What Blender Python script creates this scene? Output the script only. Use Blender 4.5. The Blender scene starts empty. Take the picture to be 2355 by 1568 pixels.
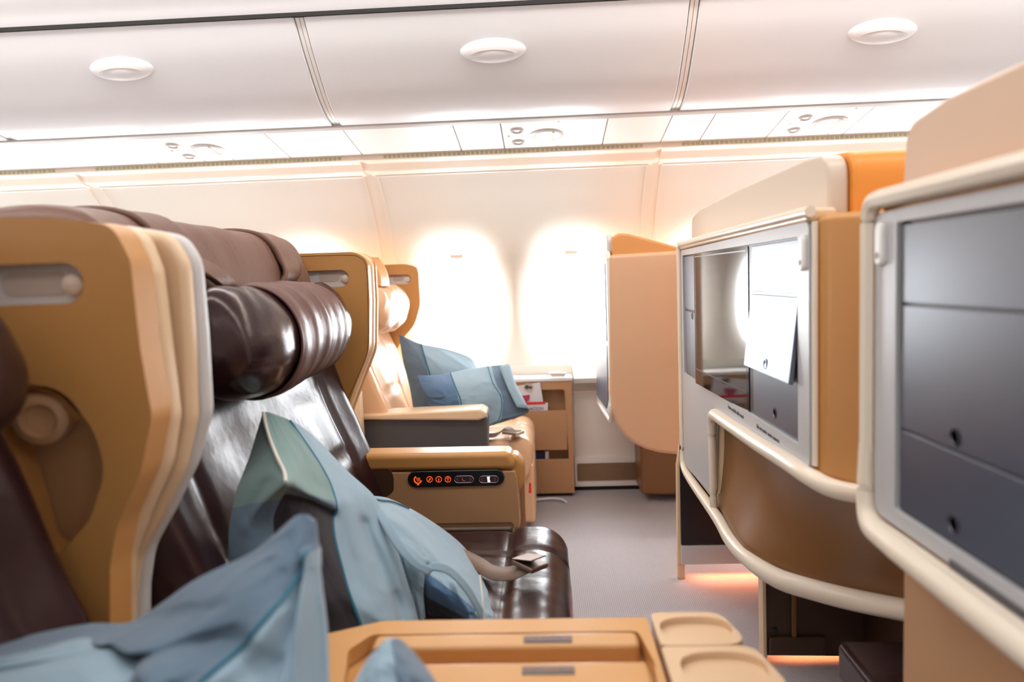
import bpy, bmesh, math, random
from mathutils import Vector, Matrix, noise

# ---------------------------------------------------------------- camera, sky, lights, exposure
SC = bpy.context.scene
COL = SC.collection
FPX, CXP, CYP, EYE = 1700.0, 1177.5, 784.0, 1.05
_d = Vector((72.5 / FPX, 144 / FPX, -1)).normalized()      # the cabin's cross direction seen from the camera
_e = Vector((1, .035, 0))
_X = (_e - _d * _e.dot(_d)).normalized()
_Z = _X.cross(_d)
M3 = Matrix((_X, _d, _Z))
cam_data = bpy.data.cameras.new('camera')
cam_data.sensor_width = 36
cam_data.lens = FPX / 2355 * 36
cam_data.clip_start = .02
cam_data.dof.use_dof = True
cam_data.dof.focus_distance = 2.1
cam_data.dof.aperture_fstop = 2.4
cam = bpy.data.objects.new('camera', cam_data)
COL.objects.link(cam)
cam.matrix_world = Matrix.Translation((0, 0, EYE)) @ M3.to_4x4()
SC.camera = cam
SC.view_settings.view_transform = 'Standard'
SC.view_settings.look = 'None'
SC.view_settings.gamma = 1
SC.view_settings.exposure = 0.13
SC.view_settings.use_curve_mapping = False
SC.cycles.max_bounces = 10
SC.cycles.diffuse_bounces = 6
SC.cycles.sample_clamp_indirect = 6

world = bpy.data.worlds.new('sky')
SC.world = world
world.use_nodes = True
bg = world.node_tree.nodes['Background']
bg.inputs[0].default_value = (.89, .95, 1.0, 1)
bg.inputs[1].default_value = 20.0


def area(name, loc, direction, sx, sy, power, color=(1, 1, 1), portal=False):
    l = bpy.data.lights.new(name, 'AREA')
    l.shape = 'RECTANGLE'
    l.size, l.size_y = sx, sy
    l.energy = power
    l.color = color
    o = bpy.data.objects.new(name, l)
    COL.objects.link(o)
    o.location = loc
    o.rotation_euler = Vector(direction).to_track_quat('-Z', 'Y').to_euler()
    if portal:
        l.cycles.is_portal = True
    return o


CENTRE = .965                                   # centre line of the cabin (world Y)
WIN_X = [-2.95, -2.39, -1.70, -1.14, -.43, .14, .82, 1.39, 2.07, 2.64]
OPEN_LEFT = (-2.95, 1.39)                  # most shades behind the camera are down, added to cut light from there
for wx in WIN_X:
    area('window_daylight', (wx, 3.80, .92), (0, -1, 0), .44, .62, 0, portal=True)
    if wx in OPEN_LEFT:
        area('window_daylight', (-wx, 2 * CENTRE - 3.80, .92), (0, 1, 0), .44, .62, 0, portal=True)
# unseen ceiling lamps: warm over the far aisle, neutral fill nearer and at centre
area('ceiling_lamp', (.2, -.20, 2.05), (0, -.1, -1), 5.6, .12, 13, (1, .98, .96))
area('ceiling_lamp', (.2, 2.13, 2.05), (0, .05, -1), 5.6, .12, 42, (1, .93, .86))
area('ceiling_lamp', (.2, CENTRE, 2.185), (0, 0, -1), 5.6, .16, 30, (1, .98, .96))
area('path_lamp', (.64, 2.535, .045), (0, -1, -.25), .30, .03, .8, (1, .25, .08))
area('path_lamp', (.75, 1.985, .045), (0, -1, -.25), .30, .03, .7, (1, .25, .08))


# ---------------------------------------------------------------- helpers
def ray(px, py):
    return M3 @ Vector(((px - CXP) / FPX, -(py - CYP) / FPX, -1))


def aty(px, py, Y):
    r = ray(px, py); t = Y / r.y
    return Vector((r.x * t, Y, EYE + r.z * t))


def atx(px, py, X):
    r = ray(px, py); t = X / r.x
    return Vector((X, r.y * t, EYE + r.z * t))


def atz(px, py, Z):
    r = ray(px, py); t = (Z - EYE) / r.z
    return Vector((r.x * t, r.y * t, Z))


WPOS = {}


def link(name, me, mats, parent):
    o = bpy.data.objects.new(name, me)
    COL.objects.link(o)
    for m in (mats if isinstance(mats, (list, tuple)) else [mats]):
        me.materials.append(m)
    n = max(1, len(me.vertices))
    lo = Vector((1e9,) * 3); hi = Vector((-1e9,) * 3)
    for v in me.vertices:
        for k in range(3):
            lo[k] = min(lo[k], v.co[k]); hi[k] = max(hi[k], v.co[k])
    c = (lo + hi) / 2 if len(me.vertices) else Vector((0, 0, 0))
    if parent is None:
        c.z = lo.z
    me.transform(Matrix.Translation(-c))
    WPOS[o.name] = c
    if parent:
        o.parent = parent
        o.location = c - WPOS[parent.name]
    else:
        o.location = c
    return o


def obj(name, bm, mats, parent=None, bevel=0, seg=3, angle=38, flat=False, label=None):
    me = bpy.data.meshes.new(name)
    bmesh.ops.recalc_face_normals(bm, faces=bm.faces)
    bm.to_mesh(me); bm.free()
    o = link(name, me, mats, parent)
    if not flat:
        me.shade_smooth()
        if not bevel:
            me.set_sharp_from_angle(angle=math.radians(angle))
    if bevel:
        b = o.modifiers.new('bevel', 'BEVEL')
        b.width = bevel; b.segments = seg; b.limit_method = 'ANGLE'; b.angle_limit = math.radians(32)
        b.use_clamp_overlap = True
        b.harden_normals = True
    if label:
        o['label'] = label
    return o


def thing(name, label, cat, loc, group=None):
    o = bpy.data.objects.new(name, None)
    COL.objects.link(o)
    o.empty_display_size = .1
    o.location = loc
    WPOS[o.name] = Vector(loc)
    return tag(o, label, cat, group)


def tag(o, label=None, cat=None, group=None, kind=None):
    if label: o['label'] = label
    if cat: o['category'] = cat
    if group: o['group'] = group
    if kind: o['kind'] = kind
    return o


def structure(o, label=None):
    o['kind'] = 'structure'
    if label: o['label'] = label
    return o


def rounded(pts, n=6):
    """2D polygon whose corners (x, y, r) are rounded."""
    out = []
    m = len(pts)
    for i in range(m):
        p = Vector(pts[i][:2]); r = pts[i][2] if len(pts[i]) > 2 else 0
        a = Vector(pts[i - 1][:2]) - p; b = Vector(pts[(i + 1) % m][:2]) - p
        if r <= 0 or a.length < 1e-6 or b.length < 1e-6:
            out.append(p); continue
        ang = a.angle(b)
        t = min(r / max(math.tan(ang / 2), 1e-4), a.length * .49, b.length * .49)
        pa = p + a.normalized() * t; pb = p + b.normalized() * t
        for k in range(n + 1):
            s = k / n
            out.append((1 - s) ** 2 * pa + 2 * s * (1 - s) * p + s * s * pb)
    return out


def spline(pts, n=8, closed=False):
    """Catmull-Rom through points of any dimension."""
    P = [Vector(p) for p in pts]
    out = []
    m = len(P)
    for i in range(m if closed else m - 1):
        p1, p2 = P[i], P[(i + 1) % m]
        p0 = P[i - 1] if (i > 0 or closed) else p1 * 2 - p2
        p3 = P[(i + 2) % m] if (i + 2 < m or closed) else p2 * 2 - p1
        for k in range(n):
            t = k / n
            out.append(.5 * ((2 * p1) + (p2 - p0) * t + (2 * p0 - 5 * p1 + 4 * p2 - p3) * t * t + (3 * p1 - p0 - 3 * p2 + p3) * t ** 3))
    if not closed: out.append(P[-1])
    return out


def prism3(loop, off, bm=None, mi=0):
    """Extrude a closed 3D loop by vector off."""
    bm = bm or bmesh.new()
    off = Vector(off)
    a = [bm.verts.new(p) for p in loop]
    b = [bm.verts.new(Vector(p) + off) for p in loop]
    n = len(a)
    fs = [bm.faces.new(a), bm.faces.new(b[::-1])]
    for i in range(n):
        fs.append(bm.faces.new((a[i], b[i], b[(i + 1) % n], a[(i + 1) % n])))
    for f in fs: f.material_index = mi
    return bm


def slab_y(pts, Y0, Y1, bm=None, px=True, mi=0, n=6):
    """Outline (px, py[, r metres]) seen at plane Y0 (or (x, z) when px=False), extruded to Y1."""
    q = []
    for p in pts:
        if px:
            w = aty(p[0], p[1], Y0); q.append((w.x, w.z) + tuple(p[2:]))
        else:
            q.append(tuple(p))
    return prism3([(v.x, Y0, v.y) for v in rounded(q, n)], (0, Y1 - Y0, 0), bm, mi)


def slab_x(pts, X0, X1, bm=None, px=False, mi=0, n=6):
    q = []
    for p in pts:
        if px:
            w = atx(p[0], p[1], X0); q.append((w.y, w.z) + tuple(p[2:]))
        else:
            q.append(tuple(p))
    return prism3([(X0, v.x, v.y) for v in rounded(q, n)], (X1 - X0, 0, 0), bm, mi)


def slab_z(pts, Z0, Z1, bm=None, mi=0, n=6):
    return prism3([(v.x, v.y, Z0) for v in rounded(pts, n)], (0, 0, Z1 - Z0), bm, mi)


def box(x0, x1, y0, y1, z0, z1, bm=None, mi=0):
    return prism3([(x0, y0, z0), (x1, y0, z0), (x1, y1, z0), (x0, y1, z0)], (0, 0, z1 - z0), bm, mi)


def tube(path, r, bm=None, n=8, mi=0, closed=False, sx=1):
    bm = bm or bmesh.new()
    P = [Vector(p) for p in path]
    rings = []
    up = Vector((0, 0, 1))
    m = len(P)
    for i in range(m):
        if closed: d = P[(i + 1) % m] - P[i - 1]
        else: d = P[min(i + 1, m - 1)] - P[max(i - 1, 0)]
        d.normalize()
        s = d.cross(up)
        if s.length < .05: s = d.cross(Vector((1, 0, 0)))
        s.normalize(); u = s.cross(d).normalized()
        rr = r(i / (m - 1)) if callable(r) else r
        rings.append([bm.verts.new(P[i] + s * (math.cos(2 * math.pi * k / n) * rr * sx) + u * (math.sin(2 * math.pi * k / n) * rr)) for k in range(n)])
    for i in range(m if closed else m - 1):
        a, b = rings[i], rings[(i + 1) % m]
        for k in range(n):
            bm.faces.new((a[k], a[(k + 1) % n], b[(k + 1) % n], b[k])).material_index = mi
    if not closed:
        bm.faces.new(rings[0][::-1]).material_index = mi
        bm.faces.new(rings[-1]).material_index = mi
    return bm


def rim_x(loop_yz, X, r, sx=1):
    """rounded tube following a closed outline in the plane x = X."""
    return tube([(X, p.x, p.y) for p in loop_yz], r, closed=True, sx=sx)


def grid(fn, nu, nv, bm=None, mi=None, close_u=False):
    bm = bm or bmesh.new()
    V = [[bm.verts.new(fn(i / nu, j / nv)) for j in range(nv + 1)] for i in range(nu if close_u else nu + 1)]
    for i in range(nu):
        for j in range(nv):
            i2 = (i + 1) % nu if close_u else i + 1
            f = bm.faces.new((V[i][j], V[i2][j], V[i2][j + 1], V[i][j + 1]))
            if mi: f.material_index = mi((i + .5) / nu, (j + .5) / nv)
    return bm


def net_surface(net):
    """interpolating surface through rows of 3D points: f(u along row, v over rows)."""
    def cr(P, t):
        m = len(P) - 1
        x = min(max(t, 0), 1) * m
        i = min(int(x), m - 1); t = x - i
        p1, p2 = P[i], P[i + 1]
        p0 = P[i - 1] if i > 0 else p1 * 2 - p2
        p3 = P[i + 2] if i + 2 <= m else p2 * 2 - p1
        return .5 * ((2 * p1) + (p2 - p0) * t + (2 * p0 - 5 * p1 + 4 * p2 - p3) * t * t + (3 * p1 - p0 - 3 * p2 + p3) * t ** 3)
    N = [[Vector(p) for p in row] for row in net]
    return lambda u, v: cr([cr(row, u) for row in N], v)


def px_net(rows):
    return [[aty(*p) for p in row] for row in rows]


def ridge(u, v, pts, w, amp):
    """height of a fold following a polyline in (u, v)."""
    best = 1e9
    for (a0, b0), (a1, b1) in zip(pts, pts[1:]):
        dx, dy = a1 - a0, b1 - b0
        t = min(1, max(0, ((u - a0) * dx + (v - b0) * dy) / (dx * dx + dy * dy + 1e-9)))
        best = min(best, math.hypot(u - a0 - dx * t, v - b0 - dy * t))
    return amp * math.exp(-(best / w) ** 2)


def cloth_solid(f, back, T, nu=56, nv=48, wr=.004, ws=9, seed=0, stretch=(1, 1), zone=None, sharp=2.2, folds=()):
    """closed cushion: front surface f(u,v) with creases and folds; back offset by T along 'back', pinched at the edges."""
    bm = bmesh.new()
    back = Vector(back).normalized()
    def edge(u, v):
        a = 1 - abs(2 * u - 1) ** 3; b = 1 - abs(2 * v - 1) ** 3
        return max(0, a * b) ** (1 / sharp)
    so = Vector((seed * 7.3, seed * 3.1, seed * 1.7))
    def crease(u, v):
        p = Vector((u * ws * stretch[0], v * ws * stretch[1], 0)) + so
        p += Vector((noise.noise(p * .6), noise.noise(p * .6 + Vector((9, 2, 4))), 0)) * .8
        n1 = noise.noise(p); n2 = noise.noise(p * 2.1 + Vector((5, 3, 1))); n3 = noise.noise(p * 5.3)
        return (1 - abs(n1) * 2.4) * .6 + n2 * .35 + n3 * .10
    F = [[None] * (nv + 1) for _ in range(nu + 1)]
    B = [[None] * (nv + 1) for _ in range(nu + 1)]
    for i in range(nu + 1):
        for j in range(nv + 1):
            u, v = i / nu, j / nv
            p = f(u, v)
            w = edge(u, v)
            h = wr * crease(u, v)
            for fd in folds: h += ridge(u, v, *fd)
            p = p - back * (h * min(1, w * 1.5 + .15))
            F[i][j] = bm.verts.new(p)
            if 0 < i < nu and 0 < j < nv:
                B[i][j] = bm.verts.new(p + back * (T * w + .003 + max(0, h)))
            else:
                B[i][j] = F[i][j]
    for i in range(nu):
        for j in range(nv):
            z = zone((i + .5) / nu, (j + .5) / nv) if zone else 0
            bm.faces.new((F[i][j], F[i + 1][j], F[i + 1][j + 1], F[i][j + 1])).material_index = z
            q = []
            for x in (B[i][j], B[i][j + 1], B[i + 1][j + 1], B[i + 1][j]):
                if x not in q: q.append(x)
            if len(q) > 2:
                try: bm.faces.new(q).material_index = z
                except ValueError: pass
    return bm


def line_on(f, uv, off, r, n=6):
    """thin piping tube lying on a surface along (u, v) points."""
    pts = []
    for s in spline([Vector((a, b, 0)) for a, b in uv], 8):
        pts.append(f(s.x, s.y) + Vector(off))
    return tube(pts, r, n=n)


def lathe(profile, centre, axis, n=28, mi=0, bm=None, sx=1.0, xdir=None, sy=1.0):
    bm = bm or bmesh.new()
    ax = Vector(axis).normalized()
    a = Vector(xdir) if xdir else (ax.orthogonal())
    a = (a - ax * a.dot(ax)).normalized()
    b = ax.cross(a) * sy
    rings = []
    for r, h in profile:
        rings.append([bm.verts.new(Vector(centre) + ax * h + (a * math.cos(t) * sx + b * math.sin(t)) * max(r, 1e-5))
                      for t in (2 * math.pi * k / n for k in range(n))])
    for i in range(len(rings) - 1):
        for k in range(n):
            bm.faces.new((rings[i][k], rings[i][(k + 1) % n], rings[i + 1][(k + 1) % n], rings[i + 1][k])).material_index = mi
    bm.faces.new(rings[0][::-1]).material_index = mi
    bm.faces.new(rings[-1]).material_index = mi
    return bm


def stadium(c0, c1, w, h, n=10):
    """loop of a lying oval (stadium) centred at (c0, c1)."""
    r = h / 2
    out = []
    for k in range(n + 1):
        t = -math.pi / 2 + math.pi * k / n
        out.append((c0 + w / 2 - r + r * math.cos(t), c1 + r * math.sin(t)))
    for k in range(n + 1):
        t = math.pi / 2 + math.pi * k / n
        out.append((c0 - w / 2 + r + r * math.cos(t), c1 + r * math.sin(t)))
    return out


def hole_slab(outer, holes, to3, depth, bm=None, hole_depth=None):
    """flat plate with through holes; loops are 2D, to3 maps (a, b, d) to 3D (d = 0 front .. depth)."""
    bm = bm or bmesh.new()
    loops0, loops1 = [], []
    for lp in [outer] + holes:
        A = [bm.verts.new(to3(p[0], p[1], 0)) for p in lp]
        B = [bm.verts.new(to3(p[0], p[1], depth)) for p in lp]
        loops0.append(A); loops1.append(B)
        for i in range(len(A)):
            j = (i + 1) % len(A)
            bm.faces.new((A[i], A[j], B[j], B[i]))
    for L in (loops0, loops1):
        es = []
        for lp in L:
            for i in range(len(lp)):
                es.append(bm.edges.get((lp[i], lp[(i + 1) % len(lp)])))
        bmesh.ops.triangle_fill(bm, use_beauty=True, use_dissolve=False, edges=es)
    return bm


def lettering(text, size, loc, rot, mat, parent, extrude=.0004, name='lettering', align='CENTER'):
    cu = bpy.data.curves.new(name, 'FONT')
    cu.body = text; cu.size = size; cu.extrude = extrude
    cu.align_x = align; cu.align_y = 'CENTER'
    tmp = bpy.data.objects.new('tmp', cu)
    COL.objects.link(tmp)
    dg = bpy.context.evaluated_depsgraph_get()
    me = bpy.data.meshes.new_from_object(tmp.evaluated_get(dg))
    bpy.data.objects.remove(tmp)
    me.name = name
    me.transform(Matrix.Translation(loc) @ rot.to_4x4())
    me.materials.clear()
    return link(name, me, mat, parent)


# ---------------------------------------------------------------- materials
def mat(name, color, rough=.5, spec=.5, metal=0, bump=0, scale=200, coat=0, var=0, vscale=4, emit=None, es=1, sheen=0, stretch=None, detail=3, ior=None):
    m = bpy.data.materials.new(name)
    m.use_nodes = True
    nt = m.node_tree; b = nt.nodes['Principled BSDF']
    b.inputs['Base Color'].default_value = (*color, 1)
    b.inputs['Roughness'].default_value = rough
    b.inputs['Specular IOR Level'].default_value = spec
    b.inputs['Metallic'].default_value = metal
    if ior: b.inputs['IOR'].default_value = ior
    b.inputs['Coat Weight'].default_value = coat
    b.inputs['Coat Roughness'].default_value = .1
    b.inputs['Sheen Weight'].default_value = sheen
    if emit:
        b.inputs['Emission Color'].default_value = (*emit, 1)
        b.inputs['Emission Strength'].default_value = es
    tc = nt.nodes.new('ShaderNodeTexCoord')
    src = tc.outputs['Object']
    if stretch:
        mp = nt.nodes.new('ShaderNodeMapping'); mp.inputs['Scale'].default_value = stretch
        nt.links.new(src, mp.inputs[0]); src = mp.outputs[0]
    if bump:
        n = nt.nodes.new('ShaderNodeTexNoise'); n.inputs['Scale'].default_value = scale; n.inputs['Detail'].default_value = detail
        nt.links.new(src, n.inputs['Vector'])
        bp = nt.nodes.new('ShaderNodeBump'); bp.inputs['Strength'].default_value = bump; bp.inputs['Distance'].default_value = .002 if scale > 60 else .012
        nt.links.new(n.outputs['Fac'], bp.inputs['Height']); nt.links.new(bp.outputs[0], b.inputs['Normal'])
    if var:
        n2 = nt.nodes.new('ShaderNodeTexNoise'); n2.inputs['Scale'].default_value = vscale; n2.inputs['Detail'].default_value = 4
        nt.links.new(tc.outputs['Object'], n2.inputs['Vector'])
        mx = nt.nodes.new('ShaderNodeMix'); mx.data_type = 'RGBA'
        mx.inputs[6].default_value = (*[c * (1 - var) for c in color], 1)
        mx.inputs[7].default_value = (*[min(1, c * (1 + var)) for c in color], 1)
        nt.links.new(n2.outputs['Fac'], mx.inputs[0]); nt.links.new(mx.outputs[2], b.inputs['Base Color'])
    return m


def srgb(r, g, b):
    return tuple(((c / 255 + .055) / 1.055) ** 2.4 if c > 10 else c / 255 / 12.92 for c in (r, g, b))


M = {}
M['white'] = mat('white_plastic', srgb(240, 238, 236), .38, .5)
M['cream'] = mat('cream_plastic', srgb(238, 222, 205), .4)
M['ceil'] = mat('ceiling_panel', srgb(228, 229, 233), .42)
M['wall'] = mat('wall_panel', srgb(236, 232, 224), .55, bump=.02, scale=300)
M['seamtrim'] = mat('seam_trim', srgb(238, 230, 218), .5)
M['hole'] = mat('finger_hole_metal', srgb(96, 96, 108), .25, .5, metal=.8)
M['gap'] = mat('dark_gap', srgb(20, 18, 18), .8)
M['slot'] = mat('vent_slot', srgb(186, 184, 150), .8)
M['tan'] = mat('tan_shell', srgb(194, 140, 80), .36, .45, bump=.04, scale=500)
M['tan2'] = mat('tan_panel', srgb(184, 140, 100), .4, .4, bump=.04, scale=500)
M['console'] = mat('tan_console', srgb(206, 154, 96), .24, .6)
M['tray'] = mat('beige_tray', srgb(220, 188, 152), .22, .6)
M['u3'] = mat('beige_shell', srgb(208, 166, 132), .42, .4)
M['rib'] = mat('cream_edge_trim', srgb(222, 192, 156), .3, .5)
M['rim'] = mat('beige_rim', srgb(230, 217, 198), .3, .5)
M['bezel'] = mat('bezel_plastic', srgb(184, 184, 186), .36, .5)
M['silver'] = mat('silver_plastic', srgb(205, 203, 202), .38, .5)
M['orange'] = mat('amber_leather', srgb(206, 142, 82), .4, .45, bump=.05, scale=300)
M['brownpanel'] = mat('brown_panel', srgb(128, 88, 52), .35, .45)
M['dkbrown'] = mat('dark_brown_panel', srgb(74, 50, 34), .4)
M['leather'] = mat('dark_brown_leather', srgb(42, 22, 22), .28, .32, bump=.06, scale=40)
M['leathergloss'] = mat('glossy_brown_leather', srgb(42, 24, 25), .22, .5, bump=.06, scale=40)
M['flap'] = mat('brown_leather', srgb(110, 80, 66), .42, .4, bump=.15, scale=30, stretch=(1, 3, 1))
M['band'] = mat('brown_leather_band', srgb(94, 62, 56), .4, .35, bump=.15, scale=30)
M['tanleather'] = mat('tan_leather', srgb(220, 176, 136), .34, .5, bump=.1, scale=25)
M['grey'] = mat('charcoal_panel', srgb(74, 72, 74), .45)
M['black'] = mat('black_plastic', srgb(24, 23, 26), .3)
M['glossblack'] = mat('screen_glass', (.006, .006, .008), .05, .8)
M['door'] = mat('satin_black_door', (.026, .034, .07), .33, .5, ior=2.6)
M['door'].node_tree.nodes['Principled BSDF'].inputs['Specular Tint'].default_value = (.84, .92, 1, 1)  # bluish base and tint put reflected window light into the colour
M['recess'] = mat('recess_plastic', srgb(188, 172, 160), .35)
M['knob'] = mat('pale_button', srgb(222, 200, 176), .3)
M['carpet'] = None
for k_ in ('leather', 'leathergloss', 'flap', 'band'):
    M[k_].node_tree.nodes['Principled BSDF'].inputs['Specular Tint'].default_value = (1, .84, .80, 1)
M['strap'] = mat('belt_webbing', srgb(120, 96, 80), .6, bump=.2, scale=600)
M['metal'] = mat('buckle_metal', srgb(128, 104, 90), .32, .5, metal=.7)
M['paper'] = mat('paper', srgb(232, 232, 238), .6)
M['red'] = mat('red_ink', srgb(222, 40, 46), .6)
M['navy'] = mat('navy_paper', srgb(42, 42, 78), .5)
M['ink'] = mat('dark_ink', srgb(70, 70, 78), .6)
M['pink'] = mat('pink_ink', srgb(170, 50, 90), .6)
M['glow'] = mat('amber_backlight', (.05, .005, 0), .5, emit=(1, .11, .02), es=1.1)
M['glowdim'] = mat('dim_red_backlight', (.05, .01, 0), .5, emit=(.8, .08, .05), es=.35)
M['glowwhite'] = mat('white_backlight', (.5, .5, .5), .5, emit=(.95, .9, .95), es=.75)
M['chrome'] = mat('chrome_ring', srgb(200, 195, 200), .2, metal=.9)
M['darkbtn'] = mat('button_glass', srgb(60, 52, 56), .2)
M['placard'] = mat('placard_plate', srgb(92, 88, 90), .4)
M['amberink'] = mat('amber_ink', srgb(214, 132, 70), .5)
M['redtag'] = mat('red_tag', srgb(214, 40, 40), .5)
# pillow cloth
def cloth(name, c): return mat(name, srgb(*c), .85, .2, bump=.25, scale=420, sheen=.25, var=.07, vscale=14)
M['blue'] = cloth('light_blue_cotton', (142, 166, 180))
M['greenblue'] = cloth('sage_blue_cotton', (116, 142, 138))
M['slate'] = cloth('slate_blue_cotton', (98, 118, 136))
M['dark'] = cloth('charcoal_stripe_cotton', (50, 46, 52))
M['teal'] = cloth('teal_piping', (46, 108, 130))
M['whitepipe'] = cloth('white_piping', (214, 210, 200))
M['deepblue'] = cloth('deep_blue_cotton', (84, 114, 146))


def glass_mat():
    m = bpy.data.materials.new('window_glass'); m.use_nodes = True
    nt = m.node_tree; nt.nodes.clear()
    o = nt.nodes.new('ShaderNodeOutputMaterial'); t = nt.nodes.new('ShaderNodeBsdfTransparent'); g = nt.nodes.new('ShaderNodeBsdfGlossy')
    g.inputs['Roughness'].default_value = .05
    mx = nt.nodes.new('ShaderNodeMixShader'); mx.inputs[0].default_value = .06
    nt.links.new(t.outputs[0], mx.inputs[1]); nt.links.new(g.outputs[0], mx.inputs[2]); nt.links.new(mx.outputs[0], o.inputs[0])
    return m


M['glass'] = glass_mat()


def carpet_mat():
    m = mat('woven_carpet', srgb(200, 192, 190), .95, .1)
    nt = m.node_tree; b = nt.nodes['Principled BSDF']
    tc = nt.nodes.new('ShaderNodeTexCoord')
    mp = nt.nodes.new('ShaderNodeMapping'); mp.inputs['Rotation'].default_value = (0, 0, .78)
    nt.links.new(tc.outputs['Object'], mp.inputs[0])
    ck = nt.nodes.new('ShaderNodeTexBrick')
    ck.inputs['Scale'].default_value = 55; ck.inputs['Mortar Size'].default_value = .09
    ck.inputs['Color1'].default_value = (*srgb(234, 234, 240), 1); ck.inputs['Color2'].default_value = (*srgb(222, 222, 228), 1)
    ck.inputs['Mortar'].default_value = (*srgb(170, 165, 168), 1)
    nt.links.new(mp.outputs[0], ck.inputs['Vector'])
    nt.links.new(ck.outputs['Color'], b.inputs['Base Color'])
    bp = nt.nodes.new('ShaderNodeBump'); bp.inputs['Strength'].default_value = .5; bp.inputs['Distance'].default_value = .003; bp.invert = True
    nt.links.new(ck.outputs['Fac'], bp.inputs['Height']); nt.links.new(bp.outputs[0], b.inputs['Normal'])
    return m


M['carpet'] = carpet_mat()

# ---------------------------------------------------------------- the cabin
XA, XB = -3.3, 3.2
PROF = [(3.66, .57), (3.665, .70), (3.66, .92), (3.62, 1.10), (3.59, 1.20), (3.50, 1.33), (3.40, 1.44), (3.29, 1.537)]
_ps = spline([Vector((a, b, 0)) for a, b in PROF], 10)


def wall_y(z):
    if z <= _ps[0].y: return _ps[0].x
    for a, b in zip(_ps, _ps[1:]):
        if z <= b.y:
            t = (z - a.y) / max(1e-6, b.y - a.y)
            return a.x + (b.x - a.x) * t
    return _ps[-1].x


SEAMS = [-3.27, -2.01, -.755, .50, 1.757, 3.01]
WA, WH, WZ, WN = .182, .276, .921, 2.7


def wall_mesh():
    bm = bmesh.new()
    z0, z1 = .57, 1.537
    for s0, s1 in zip(SEAMS, SEAMS[1:]):
        cx = [w for w in WIN_X if s0 < w < s1]
        mid = (cx[0] + cx[1]) / 2
        for c, (xa, xb) in zip(cx, ((s0, mid), (mid, s1))):
            # corner-aligned boundary samples
            bord = []
            NB = 22
            for k in range(NB): bord.append((xa + (xb - xa) * k / NB, z0))
            for k in range(NB * 2): bord.append((xb, z0 + (z1 - z0) * k / (NB * 2)))
            for k in range(NB): bord.append((xb - (xb - xa) * k / NB, z1))
            for k in range(NB * 2): bord.append((xa, z1 - (z1 - z0) * k / (NB * 2)))
            rings = []
            for t in (0, .0, .04, .09, .15, .22, .30, .38, .48, .6, .72, .86, 1.0):
                ring = []
                first = len(rings) == 0
                for bx, bz in bord:
                    a = math.atan2((bz - WZ) / WH, (bx - c) / WA)
                    ca, sa = math.cos(a), math.sin(a)
                    rho = 1 / (abs(ca) ** WN + abs(sa) ** WN) ** (1 / WN)
                    ex, ez = c + WA * rho * ca, WZ + WH * rho * sa
                    x = ex + (bx - ex) * t; z = ez + (bz - ez) * t
                    dist = math.hypot(x - ex, z - ez)
                    fl = .085 * max(0, 1 - dist / .15) ** 2
                    y = wall_y(z) + fl + (.05 if first else 0)
                    ring.append(bm.verts.new((x, y, z)))
                rings.append(ring)
            n = len(bord)
            for ra, rb in zip(rings, rings[1:]):
                for k in range(n):
                    bm.faces.new((ra[k], ra[(k + 1) % n], rb[(k + 1) % n], rb[k]))
    bmesh.ops.remove_doubles(bm, verts=bm.verts, dist=.0008)
    # seam strips between the panels
    for s in SEAMS:
        for dx, w, h in ((-.031, .010, .010), (.031, .010, .010), (0, .052, .004)):
            prof = []
            zz = [z0 + (z1 - z0) * k / 24 for k in range(25)]
            a = [bm.verts.new((s + dx - w / 2, wall_y(z) - h, z)) for z in zz]
            b = [bm.verts.new((s + dx + w / 2, wall_y(z) - h, z)) for z in zz]
            c = [bm.verts.new((s + dx - w / 2, wall_y(z) + .004, z)) for z in zz]
            d = [bm.verts.new((s + dx + w / 2, wall_y(z) + .004, z)) for z in zz]
            for i in range(24):
                for q in ((a, b), (c, a), (b, d)):
                    bm.faces.new((q[0][i], q[1][i], q[1][i + 1], q[0][i + 1])).material_index = 1
    # lower wall and ledge below the windows
    for xa, xb in ((XA, -.64), (.13, XB)):
        prism3([(xa, 3.66, .575), (xa, 3.66, .62), (xa, 3.62, .625), (xa, 3.52, .585), (xa, 3.50, .57), (xa, 3.515, .545), (xa, 3.60, .54), (xa, 3.605, 0), (xa, 3.75, 0), (xa, 3.75, .575)], (xb - xa, 0, 0), bm, 0)
    prism3([(-.64, 3.66, .575), (-.64, 3.66, .62), (-.64, 3.612, .625), (-.64, 3.605, 0), (-.64, 3.75, 0), (-.64, 3.75, .575)], (.77, 0, 0), bm, 0)
    return bm


def half_turn(o, name):
    """the opposite side of the cabin: the same shape turned half round the centre line."""
    c = o.copy()
    COL.objects.link(c)
    c.name = name
    c.rotation_euler = (0, 0, math.pi)
    c.location = (-.0 - o.location.x, 2 * CENTRE - o.location.y, o.location.z)
    return c


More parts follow.
